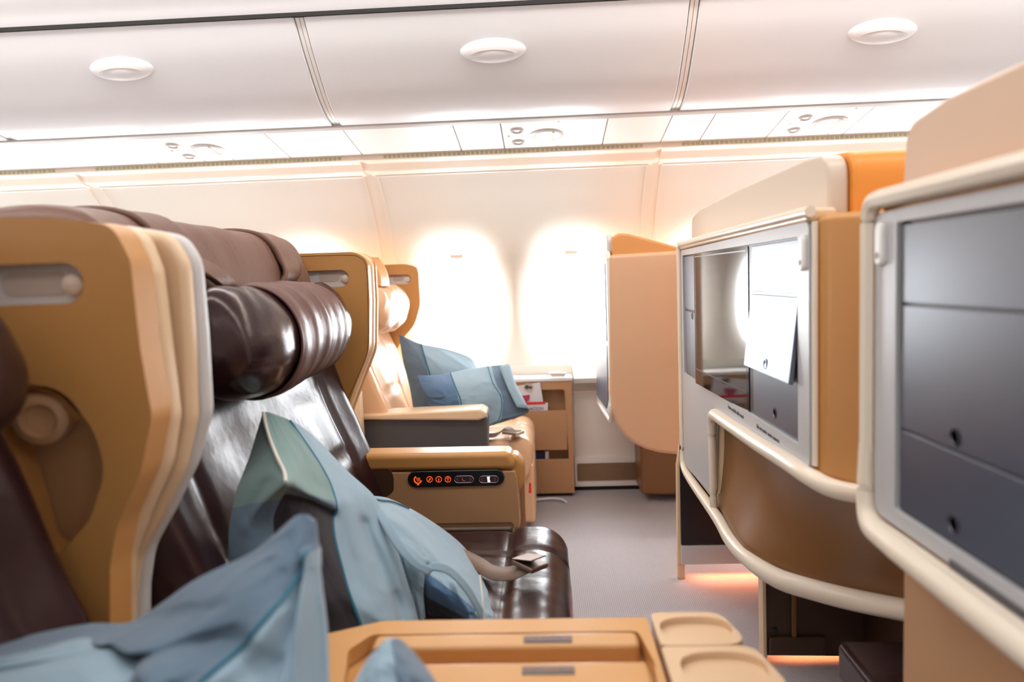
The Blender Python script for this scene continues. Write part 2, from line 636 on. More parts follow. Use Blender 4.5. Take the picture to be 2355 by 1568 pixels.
wall_right = structure(obj('wall_right', wall_mesh(), [M['wall'], M['seamtrim']], angle=50), 'cream curved cabin side wall with oval windows')
half_turn(wall_right, 'wall_left')
wnum = 0
for wx in WIN_X:
    for side in (0, 1):
        wnum += 1
        bm = bmesh.new()
        loop = []
        for k in range(48):
            a = 2 * math.pi * k / 48
            ca, sa = math.cos(a), math.sin(a)
            rho = 1 / (abs(ca) ** WN + abs(sa) ** WN) ** (1 / WN)
            loop.append((wx + (WA + .012) * rho * ca, WZ + (WH + .012) * rho * sa))
        cen = [(wx + (x - wx) * .93, WZ + (z - WZ) * .955) for x, z in loop]
        sh = lambda a, b, d: (a, wall_y(b) + .113 + d, b)
        bm = hole_slab(loop, [cen], sh, .014)
        fr = obj('window_%d' % wnum, bm, M['white'], None)
        structure(fr, 'oval cabin window')
        bm = prism3([(x, wall_y(z) + .116, z) for x, z in cen], (0, .004, 0))
        gl = obj('pane', bm, M['glass'], fr, flat=True)
        bm = slab_y([(wx - .036, WZ + WH * .955, .008), (wx + .036, WZ + WH * .955, .008), (wx + .030, WZ + WH * .955 - .022, .01), (wx - .030, WZ + WH * .955 - .022, .01)],
                    wall_y(WZ + WH) + .095, wall_y(WZ + WH) + .112, px=False)
        obj('shade_pull', bm, M['cream'], fr, bevel=.003)
        if side and wx not in OPEN_LEFT:
            obj('light_block_shade', prism3([(x, wall_y(z) + .108, z) for x, z in cen], (0, .004, 0)), M['cream'], fr, flat=True)  # unseen lowered blind, added to dim this side
        if side:
            fr.rotation_euler = (0, 0, math.pi)
            fr.location = (-fr.location.x, 2 * CENTRE - fr.location.y, fr.location.z)

floor = structure(obj('floor', box(XA, XB, 2 * CENTRE - 3.75, 3.75, -.05, 0), M['carpet'], flat=True), 'woven grey carpet')
# ceiling above the bins
cp = [(2.392, 1.9175), (2.34, 1.960), (2.2, 2.040), (1.95, 2.11), (1.6, 2.165), (1.2, 2.19), (.965, 2.192)]
sp = [Vector((p.x, p.y)) for p in spline([Vector((a, b, 0)) for a, b in cp], 6)]
top = sp + [Vector((2 * CENTRE - p.x, p.y)) for p in sp[-2::-1]]
loop = [(XA, p.x, p.y) for p in top] + [(XA, p.x, p.y + .03) for p in reversed(top)]
structure(obj('ceiling', prism3(loop, (XB - XA, 0, 0)), M['ceil'], angle=30), 'cream curved cabin ceiling')
# soffit closing the roof above the bins on both sides
BINP = [(2.80, 1.645), (2.765, 1.648), (2.70, 1.663), (2.62, 1.706), (2.55, 1.762), (2.48, 1.824), (2.43, 1.877), (2.396, 1.911)]
roof = [(3.75, 0), (3.75, .57), (3.8, .9), (3.76, 1.2), (3.5, 1.56), (3.2, 1.75), (2.6, 2.12), (1.6, 2.3), (.965, 2.33)]
roof = roof + [(2 * CENTRE - a, b) for a, b in reversed(roof[:-1])]
for nm, xx in (('wall_back', XA), ('wall_front', XB)):
    structure(obj(nm, prism3([(xx, a, b) for a, b in roof], (-.04 if xx < 0 else .04, 0, 0)), M['wall'], flat=True), 'pale cabin partition')


def back_strip(prof, name, m):
    """bins, service panels and cornice of the side behind the camera, one run."""
    lp = [(XA, 2 * CENTRE - a, b) for a, b in prof]
    return structure(obj(name, prism3(lp, (XB - XA, 0, 0)), m, angle=25))


BACK = BINP[::-1] + [(3.15, 1.585), (3.2, 1.56), (3.29, 1.535), (3.34, 1.56), (2.9, 1.9), (2.45, 2.02)]
back_strip(BACK, 'trim_1', M['ceil'])

# overhead bins on the far side, one for each ceiling bay
ivx = Vector((2.775, 1.652))
bins = []
bin_labels = ['white overhead bin at the left edge of the ceiling with no latch in view',
              'white overhead bin above the dark brown seat, left of the middle bin',
              'middle white overhead bin, above the two windows, with an oval latch',
              'white overhead bin at the right, above the tall amber seat shells']
for k, (s0, s1) in enumerate(zip(SEAMS[:-1], SEAMS[1:])):
    x0, x1 = s0 + .016, s1 - .016
    if k == 4:
        pr = [Vector((p.x, p.y)) for p in spline([Vector((a, b, 0)) for a, b in BINP], 5)]
        structure(obj('trim_9', prism3([(x0, p.x, p.y) for p in pr] + [(x0, 2.46, 1.97), (x0, 2.9, 1.9), (x0, 2.9, 1.70)], (XB - x0, 0, 0)), M['ceil'], bevel=.006, seg=2), 'white bin front running on past the picture')
        continue
    t = thing('overhead_bin', bin_labels[k], 'overhead bin', ((x0 + x1) / 2, 2.6, 1.645), 'overhead bins along the ceiling')
    pr = [Vector((p.x, p.y)) for p in spline([Vector((a, b, 0)) for a, b in BINP], 5)]
    lp = [(x0, p.x, p.y) for p in pr] + [(x0, 2.46, 1.97), (x0, 2.9, 1.9), (x0, 2.9, 1.70)]
    obj('door', prism3(lp, (x1 - x0, 0, 0)), M['ceil'], t, bevel=.006, seg=2)
    # frame strip at the seam (rounded ridge pair)
    for sx_, w in ((s0, .013), (s1, .013)):
        lp = [(sx_ - (w if sx_ == s1 else -.001), p.x + .004, p.y + .007) for p in pr] + [(sx_ - (w if sx_ == s1 else -.001), p.x + .03, p.y + .05) for p in reversed(pr)]
        obj('frame_strip', prism3(lp, (w - .001, 0, 0)), M['white'], t, angle=30)
    # oval latch
    lx = (s0 + s1) / 2 + (-.015)
    nrm = Vector((0, -.70, -.715)).normalized()
    c = Vector((lx, 2.503, 1.804)) - nrm * .004
    la = obj('latch', lathe([(.110, 0), (.110, .004), (.104, .011), (.086, .018), (.055, .023), (.02, .026), (0.001, .0262)], c, nrm, 40, sy=.40, xdir=(1, 0, 0)), M['ceil'], t, angle=60)
    pts = []
    for a in range(9):
        an = math.radians(20 + a * 17.5)
        pts.append(c + nrm * (.0215 + .004 * math.sin(an)) + Vector((1, 0, 0)) * (.078 * math.cos(an)) + nrm.cross(Vector((1, 0, 0))) * (.024 * math.sin(an) - .010))
    obj('latch_line', tube(pts, .0012, n=6), M['recess'], la)
    bins.append(t)

# dark gap above the bins, rail, service panels, vent strip, cornice
structure(obj('trim_2', box(XA, XB, 2.392, 2.404, 1.905, 1.99), M['gap'], flat=True), 'dark gap above the overhead bins')
structure(obj('trim_3', slab_x([(2.797, 1.640), (2.82, 1.632), (2.83, 1.66), (2.81, 1.665)], XA, XB), M['silver'], bevel=.003), 'grey rail along the lower edge of the bins')
psu_y = lambda t: 2.825 + (3.145 - 2.825) * t
psu_z = lambda t: 1.640 + (1.592 - 1.640) * t
PN = Vector((0, -(1.640 - 1.592), -(3.145 - 2.825))).normalized()      # downwards


def psu_pt(x, t, d=0):
    return Vector((x, psu_y(t), psu_z(t))) + PN * d


cuts = [-3.27, -2.0, -1.62, -1.42, -1.05, -.745, -.325, -.145, .26, .50, .66, .93, 1.24, 1.70, 2.2, 3.0]
names_ = {(-1.42, -1.05): 'left', (-.145, .26): 'mid', (.93, 1.24): 'right', }
psn = 0
for a, b in zip(cuts, cuts[1:]):
    lp = [psu_pt(a + .002, 0), psu_pt(a + .002, 1), psu_pt(a + .002, 1, -.02), psu_pt(a + .002, 0, -.02)]
    key = names_.get((a, b))
    if key is None:
        psn += 1
        structure(obj('trim_%d' % (10 + psn), prism3(lp, (b - a - .004, 0, 0)), M['white'], bevel=.0015, seg=2), 'blank white panel under the overhead bins')
        continue
    t = thing('service_panel', {'left': 'white passenger service panel with lamps and speaker, at the left under the bins',
                               'mid': 'white passenger service panel with lamps and ribbed speaker, above the two windows',
                               'right': 'white passenger service panel at the right, partly behind the nearest amber shell'}[key], 'service panel',
              psu_pt((a + b) / 2, .5), 'passenger service panels under the bins')
    obj('panel', prism3(lp, (b - a - .004, 0, 0)), M['white'], t, bevel=.0015, seg=2)
    cx = {'left': -1.335, 'mid': .03, 'right': 1.13}[key]
    for tt in (.30, .72):
        c = psu_pt(cx - .115, tt, .0)
        rl = obj('reading_lamp', lathe([(.026, 0), (.026, .004), (.022, .007), (.018, .004), (.016, -.0005)], c, PN, 24), M['silver'], t, angle=50)
        obj('lens', lathe([(.0155, -.0005), (.012, .003), (.005, .0045), (.001, .005)], c, PN, 20), M['white'], rl)
    obj('indicator', lathe([(.006, 0), (.006, .002), (.001, .003)], psu_pt(cx - .15, .5), PN, 12), M['recess'], t)
    c = psu_pt(cx, .5, 0)
    bm = lathe([(.066, 0), (.066, .003), (.060, .007), (.040, .0085), (.001, .009)], c, PN, 36)
    sp_ = obj('speaker', bm, M['silver'], t, angle=50)
    bm = bmesh.new()
    U = (psu_pt(0, 1) - psu_pt(0, 0)).normalized()
    for q in range(9):
        xx = -.056 + q * .0085
        L = math.sqrt(max(1e-5, .060 ** 2 - xx ** 2))
        tube([c + Vector((xx, 0, 0)) + U * L * s + PN * (.0085 - .002 * s * s) for s in (-.9, -.5, 0, .5, .9)], .0017, bm, 6)
    obj('speaker_rib', bm, M['white'], sp_)
    bm = bmesh.new()
    tube([c + Vector((.022 + .004 * s * s, 0, 0)) + U * .05 * s + PN * .0085 for s in (-1, -.5, 0, .5, 1)], .005, bm, 8)
    obj('divider', bm, M['seamtrim'], sp_)
    for tt in (.08, .92):
        obj('screw', lathe([(.005, 0), (.005, .002), (.001, .0025)], psu_pt(cx + .045, tt), PN, 12), M['recess'], t)
structure(obj('trim_7', prism3([psu_pt(XA, 0, -.022), psu_pt(XA, 1, -.022), psu_pt(XA, 1, -.03), psu_pt(XA, 0, -.03)], (XB - XA, 0, 0)), M['silver'], flat=True), 'light-blocking backing of the service panels')  # added backing, keeps outside light out of the panel seams
structure(obj('ceiling_shell', prism3([(XA, 3.69, 1.30)] + [(XA, a, b) for a, b in roof[4:-4]] + [(XA, 2 * CENTRE - 3.69, 1.30)] + [(XA, 2 * CENTRE - 3.75, 1.30)] + [(XA, a * 1.0, b + .04) for a, b in reversed(roof[4:-4])] + [(XA, 3.75, 1.30)], (XB - XA, 0, 0)), M['gap'], flat=True), 'outer hull above the ceiling')  # hull added to stop sky light leaking over the bins
# vent strip with its slots
bm = slab_x([(3.148, 1.600), (3.146, 1.574), (3.162, 1.570), (3.175, 1.6)], XA, XB)
x = -2.9
while x < 2.5:
    near = min(abs(x - s) for s in SEAMS)
    if near > .085:
        box(x, x + .0135, 3.1445, 3.1475, 1.5775, 1.5895, bm, 1)
        box(x + .0015, x + .012, 3.1435, 3.1450, 1.5785, 1.5885, bm, 1)
    x += .0195
structure(obj('trim_4', bm, [M['cream'], M['slot']], flat=True), 'slotted air vent strip')
bm = bmesh.new()
for s0, s1 in zip(SEAMS, SEAMS[1:]):
    pr = [Vector((p.x, p.y)) for p in rounded([(3.15, 1.572), (3.19, 1.566, .03), (3.235, 1.535, .05), (3.30, 1.525, .012), (3.31, 1.545), (3.2, 1.60), (3.16, 1.60)], 6)]
    prism3([(s0 + .012, p.x, p.y) for p in pr], (s1 - s0 - .024, 0, 0), bm, 0)
    prism3([(s0 - .013, p.x + .006, p.y + .006) for p in pr], (.026, 0, 0), bm, 0)
    # light lower lip
    tube([(s0 + .03, 3.287, 1.527), (s1 - .03, 3.287, 1.527)], .006, bm, 8, 1)
structure(obj('trim_5', bm, [M['cream'], M['white']], angle=40), 'rounded cornice above the side wall')
# air return grille low on the side wall
g = thing('air_grille', 'brown slatted air return grille low on the white side wall', 'air grille', (.27, 3.59, .0))
obj('grille_frame', hole_slab([(p.x, p.y) for p in rounded([(.125, .02, .01), (.47, .02, .01), (.47, .165, .01), (.125, .165, .01)], 3)],
                              [[(p.x, p.y) for p in rounded([(.135, .045, .008), (.435, .045, .008), (.435, .135, .008), (.135, .135, .008)], 3)]],
                              lambda a, b, d: (a, 3.588 + d, b), .017), M['white'], g, bevel=.002)
bm = box(.135, .435, 3.600, 3.604, .045, .135, None, 0)
for q in range(10):
    zz = .0475 + q * .0088
    prism3([(.135, 3.590, zz), (.135, 3.598, zz + .004), (.135, 3.598, zz + .0065), (.135, 3.590, zz + .0025)], (.30, 0, 0), bm, 1)
obj('slats', bm, [M['dkbrown'], mat('bronze_slat', srgb(170, 140, 112), .4)], g)
structure(obj('trim_8', box(.12, XB, 3.592, 3.606, 0, .014), M['gap'], flat=True), 'dark gap along the foot of the side wall')
structure(obj('trim_6', box(.12, XB, 3.592, 3.606, .486, .498), M['seamtrim'], bevel=.002), 'seam on the lower side wall')

# ---------------------------------------------------------------- seats
WING_GROUP = 'passenger seats of the near row'
# ---- near middle seat (mostly outside the picture, at the left)
nearseat = thing('airline_seat', 'blurred near seat at the left edge, tan wing with a long silver handle slot', 'seat', (-.35, .45, 0), WING_GROUP)


def wing_outline(pts, Y):
    q = []
    for p in pts:
        w = aty(p[0], p[1], Y); q.append((w.x, w.z) + tuple(p[2:]))
    return [(v.x, v.y) for v in rounded(q, 8)]


def handle_slot(px0, px1, py, Y, hpx, parent, far=False):
    a = aty(px0, py, Y); b = aty(px1, py, Y); h = hpx / FPX * Y
    cx, w = (a.x + b.x) / 2, abs(b.x - a.x)
    cz = (a.z + b.z) / 2
    return cx, cz, w, h


Y0 = .885
out = wing_outline([(-420, 500), (120, 500, .05), (258, 516, .035), (300, 600, .05), (322, 800, .2), (350, 960, .06), (322, 1095, .15), (268, 1215, .12), (253, 1300, .1), (253, 1640), (-420, 1640)], Y0)
cx, cz, w, h = handle_slot(-230, 192, 657, Y0, 96, None)
hole = stadium(cx, cz, w, h)
od = wing_outline([(-60, 905), (70, 880, .1), (150, 900, .08), (215, 990, .08), (245, 1080, .1), (205, 1200, .08), (130, 1280, .05), (80, 1270, .08), (20, 1060, .1)], Y0)
bm = hole_slab(out, [hole, od], lambda a, b, d: (a, Y0 + d, b), .05)
w1 = obj('wing', bm, M['tan'], nearseat, bevel=.02, seg=5)
bm = slab_y([(cx - w / 2 - .01, cz - h / 2 - .01, .03), (cx + w / 2 + .01, cz - h / 2 - .01, .03), (cx + w / 2 + .01, cz + h / 2 + .01, .03), (cx - w / 2 - .01, cz + h / 2 + .01, .03)], Y0 + .022, Y0 + .03, px=False)
obj('handle_slot', bm, M['silver'], w1, label='silver recessed plate of the handle slot')
c = aty(172, 655, Y0 + .02)
obj('button', lathe([(.0135, 0), (.0135, .006), (.010, .009), (.001, .010)], c, (0, -1, 0), 24), M['knob'], w1)
q0, q1 = aty(40, 655, Y0 + .018), aty(150, 655, Y0 + .018)
bm = bmesh.new()
lp = stadium((q0.x + q1.x) / 2 - .01, q0.z, .088, .030)
prism3([(a, Y0 + .0205, b) for a, b in lp], (0, .002, 0), bm)
obj('grip_hollow', bm, M['recess'], w1)
# hollow behind the cut-out: darker dished panel and lamp pod
f = net_surface([[Vector((aty(px_, py_, Y0 + .048).x, Y0 + dy, aty(px_, py_, Y0 + .048).z)) for px_, dy in zip((-70, 40, 130, 200, 262), (.034, .050, .054, .050, .034))] for py_ in (860, 960, 1060, 1180, 1300)])
obj('dished_panel', grid(f, 16, 20), M['tan2'], w1)
c = aty(100, 960, Y0 + .02)
obj('lamp_pod', lathe([(.034, -.03), (.036, 0), (.032, .012), (.022, .016), (.018, .008), (.001, .006)], c, (.25, -1, -.1), 28), M['tan2'], w1)
obj('ear_shell', grid(net_surface(px_net([[(-60, 885, .90), (60, 888, .886), (130, 905, .886), (190, 960, .888)],
                                          [(-60, 905, .92), (60, 906, .918), (118, 925, .918), (168, 975, .918)]])), 16, 4), M['tan'], w1)


# backrest and head pillow of the near seat
def xb(z): return -.53 - .37 * (z - .5)


def backrest(parent, y0, y1, dx, m, z0=.36, z1=1.12, seams=(.14, .86), name='backrest', puff=.02, zoff=0):
    def f(u, v):
        y = y0 + (y1 - y0) * u; z = z0 + (z1 - z0) * v
        x = xb(z + zoff) + dx
        side = max(0, abs(2 * u - 1) - .62) / .38
        x += .035 * side * side
        x += puff * (1 - (2 * u - 1) ** 2) * math.sin(math.pi * v) * .4
        for s in seams:
            x -= .012 * math.exp(-((u - s) / .012) ** 2)
        for s in (.30, .56):
            x -= .007 * math.exp(-((v - s) / .012) ** 2) * (1 if seams[0] < u < seams[1] else 0)
        x += .010 * noise.noise(Vector((u * 5, v * 4.5 + u * 2, dx * 9))) + .0022 * noise.noise(Vector((u * 9 + v * 5, v * 10, 3)))
        e = max(0, abs(2 * u - 1) - .93) / .07
        x -= .03 * e * e
        return Vector((x, y, z))
    bm = bmesh.new()
    nu, nv = 60, 40
    A = [[bm.verts.new(f(i / nu, j / nv)) for j in range(nv + 1)] for i in range(nu + 1)]
    B = [[bm.verts.new(f(i / nu, j / nv) - Vector((.12, 0, 0))) if (i in (0, nu) or j in (0, nv)) else None for j in range(nv + 1)] for i in range(nu + 1)]
    for i in range(nu):
        for j in range(nv):
            bm.faces.new((A[i][j], A[i + 1][j], A[i + 1][j + 1], A[i][j + 1]))
    for i in range(nu):
        for j in (0, nv): bm.faces.new((A[i][j], A[i + 1][j], B[i + 1][j], B[i][j]))
    for j in range(nv):
        for i in (0, nu): bm.faces.new((A[i][j], A[i][j + 1], B[i][j + 1], B[i][j]))
    rim_ = [B[i][0] for i in range(nu + 1)] + [B[nu][j] for j in range(1, nv + 1)] + [B[i][nv] for i in range(nu - 1, -1, -1)] + [B[0][j] for j in range(nv - 1, 0, -1)]
    bm.faces.new(rim_)
    return obj(name, bm, m, parent, angle=60)


def bolster(p0, p1, r, m, parent, seed=1, name='headrest_pillow', squash=.86, wr=.006):
    p0, p1 = Vector(p0), Vector(p1)
    ax = (p1 - p0); L = ax.length; ax.normalize()
    up = Vector((0, 0, 1)); fw = up.cross(ax); fw.normalize()
    if fw.x < 0: fw = -fw
    def f(u, v):
        a = 2 * math.pi * u
        s = 2 * v - 1
        rr = r * max(0.0, (1 - abs(s) ** 6)) ** .40 + .0004
        rr *= 1 + .03 * math.sin(3 * a + seed)
        ear = max(0, abs(s) - .72) / .28
        px_ = fw * math.cos(a) * rr * squash + up * math.sin(a) * rr * (1 + .50 * ear * max(0, math.sin(a)) ** 2)
        w = noise.noise(Vector((math.cos(a) * 1.3 + seed, math.sin(a) * 1.3, v * 7)))
        w2 = noise.noise(Vector((math.cos(a) * 2 + seed, math.sin(a) * 2 + 4, v * 17)))
        px_ *= 1 + (wr / r) * (w + .6 * w2)
        return p0 + ax * (L * v) + px_
    return obj(name, grid(f, 56, 60, close_u=True), m, parent, angle=80), f, fw


def bolster_band(p0, p1, r, v0, v1, m, parent, squash=.86, seed=4):
    p0, p1 = Vector(p0), Vector(p1)
    ax = (p1 - p0); L = ax.length; ax.normalize()
    up = Vector((0, 0, 1)); fw = up.cross(ax).normalized()
    if fw.x < 0: fw = -fw
    def f(u, v):
        a = math.radians(150 - 290 * u)
        rr = r * 1.045
        vv = v0 + (v1 - v0) * v
        w = noise.noise(Vector((u * 2.2 + seed, v * 1.0, v * 9))) * .007 + noise.noise(Vector((u * 3 + v * 4, v * 21, seed))) * .003
        rr += w - .004 * math.exp(-((v - .02) / .015) ** 2) - .004 * math.exp(-((v - .98) / .015) ** 2)
        pos = p0 + ax * (L * vv) + fw * math.cos(a) * rr * squash + up * math.sin(a) * rr
        if u < .12:
            pos += (fw * .004 + up * .012) * (1 - u / .12)
        return pos
    o = obj('band', grid(f, 60, 56), m, parent, angle=80)
    s = o.modifiers.new('thick', 'SOLIDIFY'); s.thickness = .004; s.offset = 1
    return o


backrest(nearseat, .0, .86, 0, M['leather'])
bolster((-.635, .10, .965), (-.63, .825, .965), .088, M['leather'], nearseat, 2)
obj('seat_cushion', box(-.50, .02, .02, .80, .20, .40), M['leather'], nearseat, bevel=.05, seg=5)
obj('seat_base', box(-.62, -.05, .05, .78, .02, .20), M['dkbrown'], nearseat, bevel=.02)
obj('seat_back_shell', box(-.95, -.74, .0, .86, .05, 1.12), M['tan'], nearseat, bevel=.03, seg=4)

# ---- dividing screen between the two middle seats
div = thing('privacy_divider', 'tan privacy screen standing between the two middle seats, cream rounded edge', 'divider', (-.6, .96, 0))
out = wing_outline([(-300, 508), (200, 508, .05), (318, 530, .035), (352, 620, .06), (374, 800, .2), (393, 960, .06), (376, 1075, .12), (325, 1190, .12), (288, 1290, .1), (280, 1380, .1), (280, 1720), (-300, 1720)], .945)
obj('screen', prism3([(a, .945, b) for a, b in out], (0, .042, 0)), M['rib'], div, bevel=.016, seg=4)

# ---- dark brown middle seat
seat = thing('airline_seat', 'dark brown leather seat in the middle, bolster headrest held by a wide leather band', 'seat', (-.35, 1.6, 0), WING_GROUP)
Y0 = .997
out = wing_outline([(-200, 512), (240, 512, .05), (385, 536, .04), (424, 600, .06), (437, 780, .2), (442, 965, .06), (416, 1085, .12), (360, 1200, .14), (312, 1290, .1), (298, 1380, .1), (294, 1720), (-200, 1720)], Y0)
wn = obj('wing', prism3([(a, Y0, b) for a, b in out], (0, .030, 0)), M['rib'], seat, bevel=.012, seg=4)
out2 = wing_outline([(-200, 520), (240, 522, .05), (375, 545, .04), (410, 604, .06), (426, 780, .2), (437, 965, .06), (405, 1085, .12), (350, 1200, .14), (300, 1290, .1), (288, 1380, .1), (286, 1720), (-200, 1720)], Y0)
obj('rib', prism3([(a, Y0 + .030, b) for a, b in [(p[0] + .012, p[1] + .004) for p in out2]], (0, .028, 0)), M['silver'], wn, bevel=.012, seg=4)
# far wing: three layers with cream edges and a handle slot
Y0 = 2.17
def far_wing(Y, d):
    return wing_outline([(540, 640), (560, 590), (690, 583, .05), (815, 579, .06), (857 - d, 592 + d * .3, .055), (862 - d, 690, .1), (861 - d, 805, .12), (835 - d, 872, .12), (806 - d, 950, .12), (797 - d, 1020, .1), (812 - d, 1065, .06), (815 - d, 1110), (560, 1110)], Y)
cx, cz, w, h = handle_slot(640, 803, 642, Y0, 39, None)
wf = obj('wing', hole_slab(far_wing(Y0, 12), [stadium(cx, cz, w, h)], lambda a, b, d: (a, Y0 + d, b), .035), M['tan'], seat, bevel=.012, seg=4)
obj('rib', prism3([(a, Y0 + .036, b) for a, b in far_wing(Y0, 9)], (0, .034, 0)), M['rib'], wf, bevel=.012, seg=4)
obj('rib', prism3([(a, Y0 + .071, b) for a, b in far_wing(Y0, 8)], (0, .034, 0)), M['tan'], wf, bevel=.012, seg=4)
bm = slab_y([(cx - w / 2 - .01, cz - h / 2 - .01, .02), (cx + w / 2 + .01, cz - h / 2 - .01, .02), (cx + w / 2 + .01, cz + h / 2 + .01, .02), (cx - w / 2 - .01, cz + h / 2 + .01, .02)], Y0 + .016, Y0 + .024, px=False)
obj('handle_slot', bm, M['silver'], wf, label='silver recessed plate of the handle slot')
c = aty(795, 641, Y0 + .015)
obj('button', lathe([(.0125, 0), (.0125, .005), (.009, .008), (.001, .009)], c, (0, -1, 0), 24), M['knob'], wf)
a_, b_ = aty(735, 634, Y0 + .0155), aty(780, 640, Y0 + .0155)
obj('grip_hollow', prism3([(a, Y0 + .0145, b) for a, b in stadium((a_.x + b_.x) / 2, a_.z - .004, .062, .028)], (0, .002, 0)), M['recess'], wf)
# piping line inside the rounded edge
pl = [p for p in far_wing(Y0, 26)]
pp = [aty(*q, Y0 - .0005) for q in [(690, 589), (800, 586), (828, 592), (842, 612), (846, 690), (846, 800), (826, 860), (796, 930), (782, 1010)]]
obj('stitch_line', tube(spline(pp, 8), .0012, n=6), M['brownpanel'], wf)

backrest(seat, 1.07, 2.165, 0, M['leather'])
obj('seat_back_shell', box(-.98, -.80, 1.06, 2.17, .05, 1.13), M['tan'], seat, bevel=.03, seg=4)


# leather cover folded over the top of the seat
def flap_f(u, v):
    y = 1.10 + (2.13 - 1.10) * u
    prof = [Vector((-1.0, 0, 1.13)), Vector((-.93, 0, 1.178)), Vector((-.83, 0, 1.196)), Vector((-.75, 0, 1.192)), Vector((-.705, 0, 1.168)), Vector((-.678, 0, 1.12)), Vector((-.66, 0, 1.06)), Vector((-.65, 0, .98))]
    s = v * (len(prof) - 1); i = min(int(s), len(prof) - 2); t = s - i
    p0 = prof[max(i - 1, 0)]; p1 = prof[i]; p2 = prof[i + 1]; p3 = prof[min(i + 2, len(prof) - 1)]
    p = .5 * ((2 * p1) + (p2 - p0) * t + (2 * p0 - 5 * p1 + 4 * p2 - p3) * t * t + (3 * p1 - p0 - 3 * p2 + p3) * t ** 3)
    e = max(0, abs(2 * u - 1) - .88) / .12
    p = Vector((p.x - .05 * e * e, y, p.z - .05 * e ** 3))
    p.x += .005 * noise.noise(Vector((u * 12, v * 3, 1)))
    p.z += .003 * noise.noise(Vector((u * 10, v * 3, 7)))
    return p
o = obj('headrest_cover', grid(flap_f, 60, 40), M['flap'], seat, angle=80)
s = o.modifiers.new('thick', 'SOLIDIFY'); s.thickness = .05; s.offset = -1
cover = o
PB0, PB1 = (-.575, 1.235, .942), (-.63, 2.125, .945)
hp, hf, hfw = bolster(PB0, PB1, .110, M['leathergloss'], seat, 3)
bolster_band(PB0, PB1, .110, .24, .765, M['band'], hp)
ax_ = Vector(PB1) - Vector(PB0)


def strap_over(u0, u1, vb, m, uend0, uend1):
    """strap running from the ridge of the cover down to the band."""
    def f(u, v):
        if v < .62:
            w = v / .62
            p = flap_f(u0 + (u1 - u0) * u, .06 + .68 * w)
            return p + Vector((.001 + .009 * w, 0, .001))
        w = (v - .62) / .38
        a = flap_f(u0 + (u1 - u0) * u, .74) + Vector((.012, 0, 0))
        vv = uend0 + (uend1 - uend0) * u
        b = Vector(PB0) + ax_ * vv + Vector((-.05, 0, .112))
        return a.lerp(b, w) + Vector((.012 * math.sin(math.pi * w), 0, 0))
    o = obj('strap', grid(f, 10, 30), m, seat, angle=80)
    s = o.modifiers.new('thick', 'SOLIDIFY'); s.thickness = .012; s.offset = 0
    return o


strap_over(.17, .285, .5, M['flap'], .235, .34)
strap_over(.74, .86, .5, M['flap'], .67, .77)

# seat cushion with bolster front
def cushion(parent, x0, x1, y0, y1, ztop, thick, m, seam_x, seam_y, name='seat_cushion', wr=.004):
    def f(u, v):
        # u around the section front (0 back top .. 1 under front edge), v across
        L0 = (x1 - x0)
        if u < .72:
            s = u / .72
            x = x0 + (L0 - thick * .5) * s; z = ztop
        else:
            a = (u - .72) / .28 * math.pi * .92
            x = x1 - thick * .5 + thick * .5 * math.sin(a); z = ztop - thick * .5 + thick * .5 * math.cos(a)
        y = y0 + (y1 - y0) * v
        e = max(0, abs(2 * v - 1) - .86) / .14
        z -= .045 * e ** 2.4
        x -= .02 * e ** 2 * (1 if u > .5 else 0)
        for s, ww in ((seam_y, .007),):
            z -= .008 * math.exp(-((v - s) / ww) ** 2)
            if u > .72: x -= .008 * math.exp(-((v - s) / ww) ** 2)
        z -= .008 * math.exp(-((x - seam_x) / .006) ** 2) * (1 if u < .75 else 0)
        if x > seam_x: z += .012 * min(1, (x - seam_x) / .03) * (1 if u < .86 else 0)
        n_ = noise.noise(Vector((x * 18, y * 22, z * 20))) * wr + noise.noise(Vector((x * 40 + y * 10, y * 60, z * 30))) * wr * .4
        z += n_; x += n_ * (1 if u > .72 else 0)
        return Vector((x, y, z))
    bm = bmesh.new()
    nu, nv = 66, 60
    A = [[bm.verts.new(f(i / nu, j / nv)) for j in range(nv + 1)] for i in range(nu + 1)]
    for i in range(nu):
        for j in range(nv): bm.faces.new((A[i][j], A[i + 1][j], A[i + 1][j + 1], A[i][j + 1]))
    b0 = bm.verts.new((x0, y0 + .01, ztop - thick)); b1 = bm.verts.new((x0, y1 - .01, ztop - thick))
    bm.faces.new([A[i][0] for i in range(nu + 1)] + [b0])
    bm.faces.new([A[i][nv] for i in range(nu, -1, -1)] + [b1])
    bm.faces.new([A[0][j] for j in range(nv + 1)] + [b1, b0])
    bm.faces.new([A[nu][j] for j in range(nv, -1, -1)] + [b0, b1])
    return obj(name, bm, m, parent, angle=70)


cushion(seat, -.53, .042, 1.11, 1.93, .395, .15, M['leather'], -.105, .755, wr=.0018)
obj('seat_base', box(-.62, -.04, 1.14, 1.98, .02, .245), M['dkbrown'], seat, bevel=.02)
# seat belt with buckle
def ribbon(path, width, wdir, t, m, name, parent):
    P = spline(path, 8)
    wd = spline(wdir, 8)
    bm = bmesh.new()
    top = []
    for p, q in zip(P, wd):
        q = q.normalized()
        top.append((bm.verts.new(p - q * width / 2), bm.verts.new(p + q * width / 2)))
    for a, b in zip(top, top[1:]):
        bm.faces.new((a[0], a[1], b[1], b[0]))
    o = obj(name, bm, m, parent, angle=80)
    s = o.modifiers.new('thick', 'SOLIDIFY'); s.thickness = t; s.offset = 0
    return o


